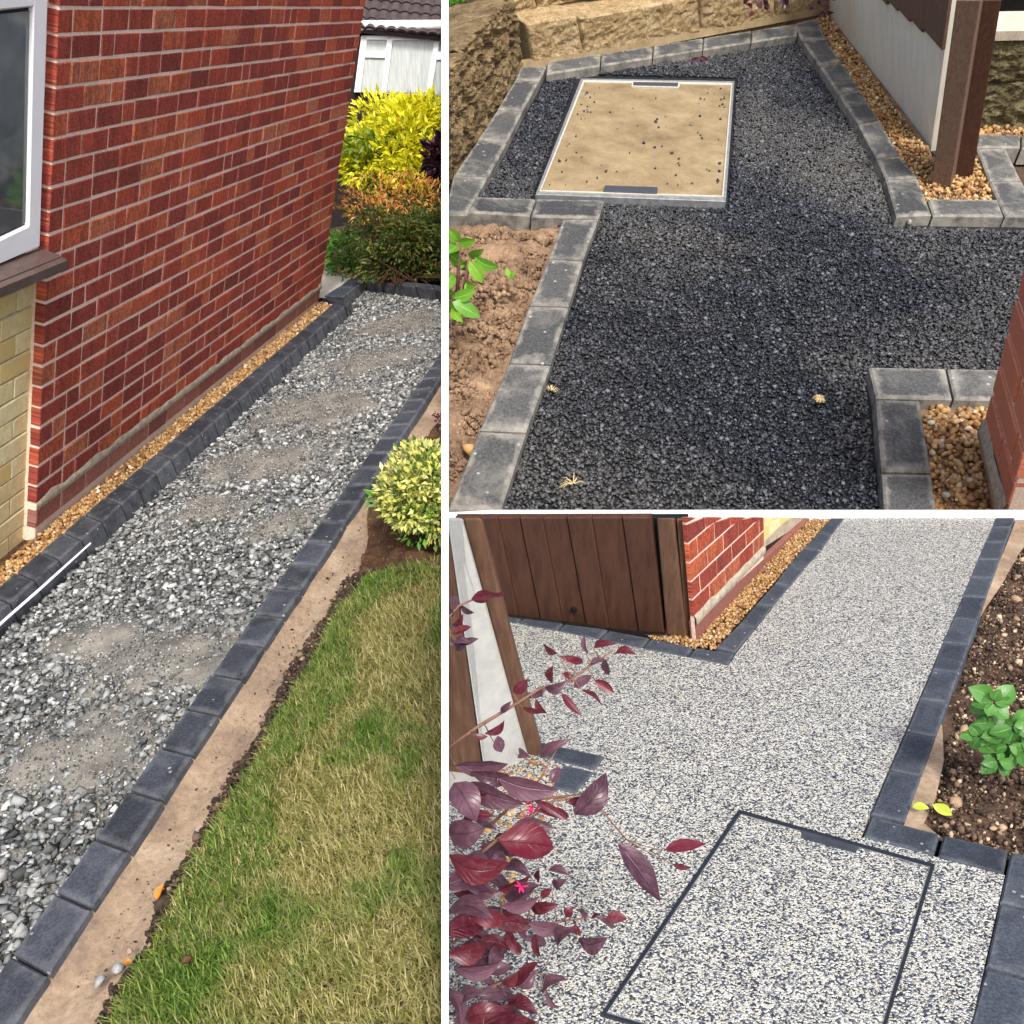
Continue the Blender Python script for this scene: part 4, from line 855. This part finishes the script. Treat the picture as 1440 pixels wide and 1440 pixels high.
# ================================================================== PLOT 3: finished resin path and gate
V, F = sheet(3, [(560, 1750), (2900, 1750), (2600, 727.5), (600, 727.5)], -.06); tag(obj('ground', V, F, M_under, side=1), kind='structure')
res = [(620, 866), (713, 873), (1024, 936), (1036, 918), (1188, 727.6), (1401, 727.6), (1222, 1147), (1211, 1177), (1413, 1231), (1384, 1360), (1330, 1600), (620, 1600)]
V, F = slab([G(3, x, y, -.003) for x, y in res], -N[3], .04); tag(obj('path', V, F, M_resin, side=1), kind='structure')
inn = [(1399, 727.6), (1394, 741), (1385, 762), (1374, 786), (1364, 811), (1352.5, 838), (1340, 869), (1324, 902.5), (1310, 941), (1292, 982), (1273, 1028), (1249, 1082), (1223, 1144)]
oa, ob_ = G(3, 1428, 727.6), G(3, 1273, 1156); ia, ib = G(3, *inn[0]), G(3, *inn[-1]); tt = [np.linalg.norm(G(3, *p) - ia) / np.linalg.norm(ib - ia) for p in inn]
outs = [pix(oa + (ob_ - oa) * t) for t in tt]
k3 = dict(depth=.07, side=1, c=.004, gap=.003, jit=.0008)
edging('block_edging', 'long blue grey block edging between resin path and soil bed', 3, [[inn[i], outs[i], outs[i + 1], inn[i + 1]] for i in range(12)], M_block3, **k3)
edging('block_edging', 'blue grey edging blocks turning the corner beyond the resin cover', 3, [[(1223, 1146), (1324, 1172), (1315, 1203), (1211, 1176)], [(1325, 1172), (1420, 1195), (1414, 1230), (1316, 1203)], [(1421, 1195), (1480, 1209), (1468, 1284), (1405, 1268)], [(1405, 1269), (1468, 1285), (1453, 1377), (1385, 1358)], [(1385, 1360), (1453, 1378), (1440, 1470), (1360, 1448)]], M_block3, **k3)
lp = [(1188, 728), (1170, 752), (1156, 774), (1133, 799), (1112, 824), (1087, 853), (1062, 883), (1034, 917)]; lq = [(1168, 728), (1149, 750), (1129, 771), (1109, 794), (1089, 820), (1063, 849), (1038, 878), (1006, 910)]
edging('block_edging', 'blue grey block edging between golden gravel and resin path', 3, [[lp[i], lq[i], lq[i + 1], lp[i + 1]] for i in range(7)], M_block3, **k3)
edging('block_edging', 'blue grey block edging in front of the brown wooden gate', 3, [[(700, 865), (735, 869), (727, 877), (700, 871)], [(735, 869), (793, 876), (783, 887), (727, 877)], [(793, 877), (856, 885), (842, 899), (783, 887)], [(856, 886), (915, 897), (902, 912), (842, 899)], [(915, 897), (976, 910), (965, 924), (902, 912)], [(977, 910), (1034, 919), (1024, 936), (966, 924)]], M_block3, **k3)
edging('block_edging', 'two slate dark blocks at the foot of the leaning brown post', 3, [[(748, 1040), (853, 1063), (838, 1083), (752, 1062)], [(791, 1073), (838, 1084), (809, 1117), (775, 1108)]], M_block3, **k3)
goldbed(3, [(905, 892), (960, 890), (985, 885), (1138, 727.8), (1167, 728), (1006, 908), (975, 908)], -.008, .0095, 'golden gravel strip at foot of red brick pier', 2.2)
goldbed(3, [(690, 1080), (755, 1064), (788, 1076), (774, 1110), (800, 1120), (700, 1290), (660, 1280)], -.01, .014, 'golden gravel under the plum leafed shrub', 2.0)
# resin filled cover
rc = thing('inspection_cover', 'resin filled inspection cover outlined in black in the pale path', 'cover', G(3, 1080, 1330, -.03))
O3 = [(1039, 1138), (1315, 1215), (1218, 1535), (844, 1427)]
def inset(q, px): 
    q = np.array(q, float); c = q.mean(0); out = []
    for i in range(4):
        a = q[i - 1] - q[i]; b = q[(i + 1) % 4] - q[i]; a /= np.linalg.norm(a); b /= np.linalg.norm(b); s = abs(a[0] * b[1] - a[1] * b[0]); out.append(tuple(q[i] + (a + b) / s * px))
    return out
I3 = inset(O3, 5.5); J3 = inset(O3, 6.7)
for i in range(4):
    j = (i + 1) % 4; prism(3, [O3[i], O3[j], I3[j], I3[i]], .0005, .03, M_trim, rc, 'frame', c=.0005); prism(3, [I3[i], I3[j], J3[j], J3[i]], .0015, .03, M_steel, rc, 'tray_edge', c=.0004)
prism(3, J3, .0012, .03, M_resin, rc, 'infill', c=.0005)
prism(3, [(1127, 1167), (1208, 1190), (1203, 1199), (1128, 1178)], .0035, .02, M_slot, rc, 'lifting_slot', c=.0004)
# soil bed on the right
V, F = patch(3, [(1430, 727.8), (1700, 727.8), (1700, 1272), (1268, 1156)], 70, 120, -.034, .022, 9, seed=4); tag(obj('soil_bed', V, F, M_soil3, smooth=True), kind='structure')
bed = [(1450, 728), (1480, 728), (1480, 1215), (1330, 1172), (1300, 1130), (1340, 1010), (1365, 900)]
C = scatter(3, bed, 6500, -.028); C += np.outer(np.array([.022 * fbm(p, 9, 4, 4) for p in C]), N[3]); V, F = stones(C, rng.lognormal(math.log(.0065), .5, len(C)), .3, .6)
M_crumb = stone_mat('soil_chips', [(0, '2e241d'), (.55, '55443a'), (.8, '77624f'), (.93, 'a98f72'), (1, 'd6c4a6')]); tag(obj('soil_crumbs', V, F, M_crumb, kind='stuff'), 'dark soil crumbs and chips in the bed right of resin path', 'soil')
for lab, kp, ep in (('a', [(1429, 727.8), (1413, 770), (1398, 805), (1380, 850), (1372, 870)], [(1470, 727.8), (1434, 772), (1410, 815), (1386, 850), (1373, 871)]), ('b', [(1323, 1012), (1306, 1058), (1288, 1108), (1272, 1156), (1268, 1160)], [(1326, 1013), (1328, 1060), (1316, 1115), (1300, 1147), (1335, 1176)])):
    V = []
    for i in range(len(kp)):
        a, b = G(3, *kp[i]), G(3, *ep[i])
        for j in range(7): p = a + (b - a) * j / 6; V.append(p + N[3] * (-.006 + .006 * fbm(p, 14, 3) - .002 * j))
    tag(obj('sand_strip', V, [[i * 7 + j, i * 7 + j + 1, i * 7 + j + 8, i * 7 + j + 7] for i in range(len(kp) - 1) for j in range(6)], M_sand, smooth=True), kind='structure')
# red brick pier with the yellow panel behind
pK, pL = G(3, 990, 887), G(3, 1138, 727.8); RF = Face(pK, pL - pK, UP[3]); pier = thing('brick_wall', 'red brick pier and yellow panel behind the golden gravel and gate post', 'wall', pK - UP[3] * .03)
def top_at(fc, a): # highest row that stays below the white board
    b = fc.P(a, 0); return height_to(b, fc.v, 728.2)
c_ends = [(966, 740), (975, 861)]
sr0 = RF.at(976, 862)[0]; sr1 = RF.at(1075, 780)[0]; by0 = RF.at(979, 866)[1]; cb = (RF.at(967, 736)[1] - by0) / 5
def clipped(fc, a0, a1, b0, b1, out, depth, c):
    t0, t1 = min(b1, top_at(fc, a0)), min(b1, top_at(fc, a1))
    if t0 < b0 + .004 and t1 < b0 + .004: return None
    T = [fc.P(a0, min(b0, t0 - .002), out), fc.P(a1, min(b0, t1 - .002), out), fc.P(a1, t1, out), fc.P(a0, t0, out)]; return chbox(T, -fc.n, depth, c, 0, (a1 - a0, b1 - b0))
v, f, u = clipped(RF, sr0 + .003, sr1 - .003, -.03, 9, -.003, .012, .001); rwall = obj('wall', v, f, M_mortar, pier)
lb = cb * 2.0
for r_ in range(0, 8):
    a = sr0 - (lb * .5 if r_ % 2 else 0)
    while a < sr1:
        a0, a1 = max(a, sr0), min(a + lb - .009, sr1)
        if a1 - a0 > .02:
            q = clipped(RF, a0, a1, by0 + cb * r_ + .0045, by0 + cb * (r_ + 1) - .0045, random.uniform(-.0008, .0008), .014, .0015)
            if q: obj('brick', q[0], q[1], M_brick, rwall, uv=q[2])
        a += lb
Vm = []
for i in range(31):
    a = sr0 + (sr1 - sr0) * i / 30; Vm += [RF.P(a, by0 + .008 + .01 * fbm((a * 9, 1, 0), 1, 3), .0), RF.P(a, by0 - .004, .006), RF.P(a, by0 - .03 + .008 * fbm((a * 9, 5, 0), 1, 3), .006), RF.P(a, by0 - .04, 0)]
obj('mortar_band', Vm, [[i * 4 + j, (i + 1) * 4 + j, (i + 1) * 4 + j + 1, i * 4 + j + 1] for i in range(30) for j in range(3)], M_mortar_g, pier, True)
q = clipped(RF, sr0 + .004, RF.at(1139, 728)[0], -.03, by0 - .02, -.001, .02, .002); obj('base_course', q[0], q[1], M_brick_p, pier, uv=q[2])
YF3 = Face(pK - RF.n * .02, pL - pK, UP[3]); e3 = RF.at(1139, 728)[0]
q = clipped(YF3, sr1, e3 + .1, by0 - .03, 9, -.004, .006, .001); yw = obj('wall', q[0], q[1], M_mortar_g, pier)
for r_ in range(0, 6):
    a = sr1 - (lb * .5 if r_ % 2 else .1 * lb)
    while a < e3 + .1:
        a0, a1 = max(a, sr1), min(a + lb - .006, e3 + .1)
        if a1 - a0 > .02:
            q = clipped(YF3, a0, a1, by0 - .012 + cb * r_ + .003, by0 - .012 + cb * (r_ + 1) - .003, 0, .008, .0012)
            if q: obj('brick', q[0], q[1], M_brick_y, yw, uv=q[2])
        a += lb
# gate
pM, pN = G(3, 700, 864, -.005), G(3, 936, 890, -.005); GF = Face(pM, pN - pM, UP[3]); gate = thing('wooden_gate', 'brown boarded wooden gate standing left of red brick pier', 'gate', pM)
tb_ = [(640, 728.2), (676, 728.2), (700, 728.2), (731, 728.2), (763, 728.2), (797, 728.2), (832, 728.2), (875, 728.2), (916, 728.2)]; bb_ = [(690, 863), (711, 864), (729, 866), (760, 870), (791, 874), (824, 878), (857, 884), (898, 888), (934, 890)]
for i in range(8):
    off = .006 if i % 2 else .0
    T = [GF.P(*GF.at(x, y, off), off) for x, y in (bb_[i], (bb_[i + 1][0] - .8, bb_[i + 1][1]), (tb_[i + 1][0] - .8, tb_[i + 1][1]), tb_[i])]
    v, f, u = chbox(T, -GF.n, .022, .003); o = obj('board', v, f, M_wood, gate, uv=u, side=1)
    if i == 4:
        c_ = GF.P(*GF.at(806, 859, .009), .009); ring = [c_ + (GF.e * math.cos(t) + GF.v * math.sin(t)) * .011 for t in np.linspace(0, 6.28, 12, endpoint=False)]
        v, f = slab(ring, -GF.n, .008); obj('drain_hole', v, f, M_rubber_gap, o)
T = [GF.P(*GF.at(x, y, -.03), -.03) for x, y in ((690, 858), (972, 889), (966, 728.2), (640, 728.2))]; v, f, u = chbox(T, -GF.n, .02, .002); obj('dark_gap_sheet', v, f, M_rubber_gap, gate, uv=u, side=1)  # black sheet added behind boards and posts as the shade in their gaps
def post3(label, bq, tq, mat, bh=-.01): return post_px('gate_post', label, 3, bq, tq, mat, 1.0, bh)
post3('brown wooden gate post beside the red brick pier', [(937, 893), (965, 898), (972, 890), (944, 885)], [(923, 728.3), (947, 728.3), (951, 728.3), (927, 728.3)], M_wood3)
post3('slim brown strip between gate post and brick pier', [(965, 897), (977, 894), (981, 889), (969, 889)], [(951, 728.3), (965, 728.3), (967, 728.3), (953, 728.3)], M_wood3)
# leaning fence at the left: brown post, white concrete post, brown board
post_px('fence_post', 'brown wooden post in front of the white concrete fence post', 3, [(741, 1063), (761, 1066), (764, 1052), (744, 1049)], [(651, 728.3), (677, 728.3), (679, 728.3), (653, 728.3)], M_wood3, 1, -.01)
post_px('concrete_post', 'white concrete fence post behind the plum leafed shrub', 3, [(682, 1098), (742, 1066), (746, 1052), (686, 1086)], [(584, 728.3), (650, 728.3), (652, 728.3), (586, 728.3)], M_panel3, 1, -.01)
post_px('fence_board', 'brown fence board at the partition behind the plum shrub', 3, [(630, 1088), (680, 1094), (683, 1082), (632, 1078)], [(540, 728.3), (581, 728.3), (583, 728.3), (542, 728.3)], M_wood3, 1, -.01)
V, F = chbox([G(3, x, y, .0) for x, y in ((630, 1060), (694, 1050), (700, 1098), (630, 1110))], -N[3], .05, .004)[:2]; tag(obj('concrete_slab', V, F, M_panel3, side=1), 'cream concrete base at foot of the brown fence board', 'slab')
# green plant in the soil bed
b3 = Zat(G(3, 1405, 1085)); g3 = leafy('broad_leaf_plant', 'green broad leafed plant growing in the dark soil bed', 3, 1408, 1085, [], M_leafg3, 0)
whorls = [(1398, 988, 30, 8, .16), (1378, 1036, 27, 6, .13), (1425, 1022, 28, 8, .14), (1404, 1070, 26, 7, .1), (1440, 1055, 28, 7, .11), (1418, 1048, 26, 6, .1), (1396, 1018, 26, 6, .12)]
for wx, wy, wl, wn, dz in whorls:
    a_ = random.uniform(0, 6.28)
    for i in range(wn):
        a = a_ + i * 6.28 / wn + random.uniform(-.25, .25); l = wl * 1.35 * random.uniform(.75, 1.25) * (1 if i % 2 else .8); fy = .75
        x1, y1 = wx + l * math.cos(a), wy + l * math.sin(a) * fy; zz = b3 - dz - (.012 if i % 2 else .03)
        leaf_px(g3, wx + 2 * math.cos(a), wy + 2 * math.sin(a), x1, y1, l * .62, zz, zz + .02 * random.uniform(-1, 1.5), M_leafg3, random.uniform(-.55, .55))
    v, f = tube([G(3, 1408 + (wx - 1408) * .3, 1085, -.01), Q(wx, wy, b3 - dz + .01)], [.004, .003]); obj('stem', v, f, M_twig, g3)
fc = Zat(G(3, 1310, 1140)); lf = tag(leaf_px(None, 1312, 1132, 1340, 1147, 15, fc - .012, fc - .01, M_leafy, .1), 'lime green fallen leaf lying flat on the soil bed', 'leaf'); lf.name = 'fallen_leaf'
lf = tag(leaf_px(None, 1283, 1134, 1307, 1136, 12, fc - .01, fc - .02, M_leafy, -.5), 'folded lime green fallen leaf on sand beside the edging', 'leaf'); lf.name = 'fallen_leaf'
# ---- plum leafed shrub at the partition
ZS = 1.62; shrub = thing('plum_shrub', 'plum and crimson leafed shrub in front of the white fence post', 'shrub', G(3, 640, 1440))
BR = []
def twig(pts, r0, r1):
    for (x0, y0, z0), (x1, y1, z1) in zip(pts, pts[1:]): BR.extend([(x0 + (x1 - x0) * t / 6, y0 + (y1 - y0) * t / 6, z0 + (z1 - z0) * t / 6) for t in range(7)])
   
    n = len(pts); v, f = tube([Q(x, y, z) for x, y, z in pts], [r0 + (r1 - r0) * i / (n - 1) for i in range(n)], 6); obj('twig', v, f, M_twig, shrub, True, 1)
twig([(624, 1052, 1.62), (672, 1022, 1.61), (722, 992, 1.6), (760, 968, 1.6), (800, 958, 1.6), (838, 930, 1.6), (862, 915, 1.6)], .0035, .0012)
twig([(624, 870, 1.66), (645, 852, 1.66), (668, 842, 1.66)], .003, .0015)
twig([(624, 1240, 1.55), (700, 1180, 1.52), (780, 1125, 1.5), (830, 1120, 1.5), (880, 1180, 1.5)], .0035, .0012)
twig([(624, 1330, 1.6), (700, 1290, 1.6), (760, 1300, 1.6), (830, 1290, 1.6), (870, 1288, 1.6)], .003, .001)
twig([(624, 1400, 1.6), (690, 1390, 1.6), (740, 1360, 1.6), (790, 1385, 1.6)], .003, .001)
twig([(690, 1160, 1.58), (760, 1095, 1.58), (786, 1048, 1.58)], .003, .001)
twig([(700, 1130, 1.58), (790, 1120, 1.58), (860, 1112, 1.58)], .003, .001)
Pm, Rm = M_leafp, M_leafr
LV = [  # base, tip, width (all in picture units), depth, material
 (665, 842, 700, 838, 14, 1.66, Rm), (663, 844, 696, 833, 13, 1.655, Rm), (690, 836, 709, 834, 9, 1.65, Rm), (646, 854, 668, 866, 10, 1.66, Pm), (640, 854, 633, 838, 13, 1.66, Pm), (636, 868, 630, 852, 12, 1.66, Pm), (636, 890, 662, 880, 16, 1.65, Rm), (634, 898, 660, 900, 16, 1.64, Pm), (645, 905, 673, 898, 12, 1.64, Pm), (634, 886, 652, 870, 14, 1.66, Rm), (634, 905, 655, 918, 12, 1.65, Pm),
 (862, 915, 893, 916, 14, 1.6, Rm), (830, 905, 862, 902, 13, 1.6, Rm), (824, 920, 820, 892, 10, 1.6, Pm), (785, 921, 766, 908, 10, 1.6, Rm), (792, 923, 826, 930, 11, 1.6, Rm), (828, 932, 853, 924, 11, 1.6, Pm), (852, 928, 856, 950, 14, 1.6, Pm), (775, 962, 776, 938, 16, 1.6, Rm), (790, 944, 806, 958, 9, 1.6, Rm), (806, 965, 832, 948, 15, 1.6, Pm), (836, 956, 864, 975, 14, 1.6, Rm), (818, 968, 846, 988, 9, 1.6, Rm), (764, 972, 795, 962, 16, 1.59, Pm), (790, 974, 818, 1006, 12, 1.59, Rm), (740, 982, 770, 974, 14, 1.59, Pm), (752, 986, 768, 1006, 11, 1.59, Rm), (735, 995, 762, 1003, 9, 1.59, Rm), (722, 975, 742, 955, 16, 1.59, Rm), (704, 1004, 718, 988, 10, 1.59, Pm), (686, 1033, 714, 1014, 13, 1.58, Rm), (666, 1034, 686, 1036, 9, 1.58, Rm), (706, 1058, 700, 1035, 18, 1.56, Pm), (756, 1068, 800, 1042, 14, 1.57, Pm), (725, 1060, 742, 1064, 14, 1.57, Pm),
 (776, 1100, 788, 1078, 16, 1.56, Pm), (640, 1075, 715, 1072, 30, 1.5, Pm), (700, 1095, 785, 1112, 36, 1.46, Pm), (720, 1100, 662, 1092, 24, 1.48, Pm), (640, 1095, 672, 1150, 44, 1.45, Pm), (650, 1110, 730, 1140, 40, 1.46, Pm), (720, 1130, 664, 1120, 22, 1.47, Rm), (810, 1150, 856, 1090, 36, 1.46, Pm), (800, 1128, 824, 1120, 12, 1.47, Rm), (760, 1140, 806, 1150, 14, 1.5, Rm), (750, 1125, 800, 1155, 12, 1.5, Rm),
 (705, 1180, 783, 1190, 50, 1.44, Rm), (712, 1175, 780, 1165, 30, 1.45, Pm), (690, 1215, 715, 1200, 18, 1.5, Pm), (628, 1215, 715, 1225, 44, 1.42, Rm), (626, 1240, 700, 1250, 40, 1.42, Pm), (626, 1170, 680, 1165, 40, 1.43, Pm), (640, 1160, 690, 1140, 22, 1.46, Rm),
 (872, 1185, 932, 1266, 40, 1.46, Pm), (934, 1196, 992, 1187, 18, 1.5, Rm), (945, 1215, 972, 1220, 8, 1.5, Rm),
 (706, 1275, 760, 1262, 22, 1.52, Pm), (745, 1282, 783, 1276, 18, 1.55, Rm), (765, 1280, 744, 1272, 12, 1.55, Rm), (744, 1300, 795, 1306, 24, 1.52, Pm), (776, 1338, 800, 1306, 20, 1.54, Pm), (800, 1306, 822, 1316, 12, 1.56, Rm), (810, 1325, 852, 1322, 26, 1.52, Pm), (740, 1318, 770, 1330, 14, 1.55, Pm), (740, 1322, 730, 1290, 12, 1.55, Pm), (752, 1318, 760, 1350, 12, 1.55, Rm), (708, 1308, 730, 1296, 16, 1.55, Pm), (795, 1290, 804, 1275, 14, 1.56, Rm), (812, 1272, 826, 1288, 9, 1.56, Pm), (833, 1290, 842, 1285, 8, 1.58, Rm), (852, 1291, 882, 1292, 16, 1.56, Rm), (848, 1292, 870, 1310, 9, 1.57, Pm), (716, 1322, 736, 1348, 9, 1.56, Rm), (770, 1220, 800, 1228, 12, 1.58, Pm), (776, 1250, 794, 1240, 14, 1.56, Pm), (760, 1262, 776, 1250, 12, 1.57, Rm), (752, 1240, 756, 1225, 12, 1.56, Rm),
 (640, 1370, 704, 1362, 26, 1.48, Pm), (632, 1345, 690, 1332, 30, 1.47, Rm), (628, 1310, 684, 1300, 34, 1.46, Rm), (706, 1388, 730, 1374, 20, 1.54, Rm), (730, 1392, 754, 1368, 16, 1.55, Pm), (756, 1392, 792, 1370, 20, 1.54, Pm), (765, 1398, 790, 1422, 11, 1.56, Pm), (712, 1400, 756, 1420, 24, 1.52, Rm), (640, 1410, 668, 1392, 26, 1.5, Pm), (650, 1430, 712, 1420, 30, 1.48, Rm), (680, 1440, 755, 1436, 34, 1.46, Rm), (626, 1385, 655, 1440, 28, 1.48, Pm), (690, 1352, 704, 1330, 22, 1.5, Pm), (626, 1270, 690, 1280, 36, 1.45, Pm), (660, 1290, 720, 1300, 26, 1.48, Rm)]
for (x0, y0, x1, y1, w, z, mt) in LV:
    leaf_px(shrub, x0, y0, x1, y1, w, z + random.uniform(-.01, .01), z - random.uniform(-.04, .05), mt, random.uniform(-.8, .8), 1, random.uniform(.1, .55), random.uniform(-.1, .6))
for _ in range(48):
    x, y = random.uniform(632, 720), random.uniform(1150, 1440); a = random.uniform(-1.0, 1.2); l = random.uniform(28, 62); z = random.uniform(1.52, 1.66)
    leaf_px(shrub, x, y, x + l * math.cos(a), y + l * math.sin(a), l * .45, z, z + random.uniform(-.04, .04), random.choice([Pm, Pm, Rm]), random.uniform(-.8, .8), 1, random.uniform(.1, .5), random.uniform(-.1, .6))
PT = []
for (x0, y0, x1, y1, w, z, mt) in LV:
    q = min(BR, key=lambda b: (b[0] - x0) ** 2 + (b[1] - y0) ** 2)
    if 4 < math.hypot(q[0] - x0, q[1] - y0) < 120: PT.append(tube([Q(*q), Q((q[0] + x0) / 2 + random.uniform(-4, 4), (q[1] + y0) / 2 + 3, (q[2] + z) / 2), Q(x0, y0, z)], [.0011, .0009, .0008], 5))
v, f, _ = joined(PT); obj('petioles', v, f, M_twig, shrub, True, 1, kind='stuff')
for x, y in ((750, 1140), (770, 1138), (742, 1150), (733, 1246), (745, 1132)):
    for i in range(5):
        a = random.uniform(0, 6.28); leaf_px(shrub, x, y, x + 10 * math.cos(a), y + 10 * math.sin(a), 3, 1.53, 1.52, M_pink, 0, 1).name = 'petal'
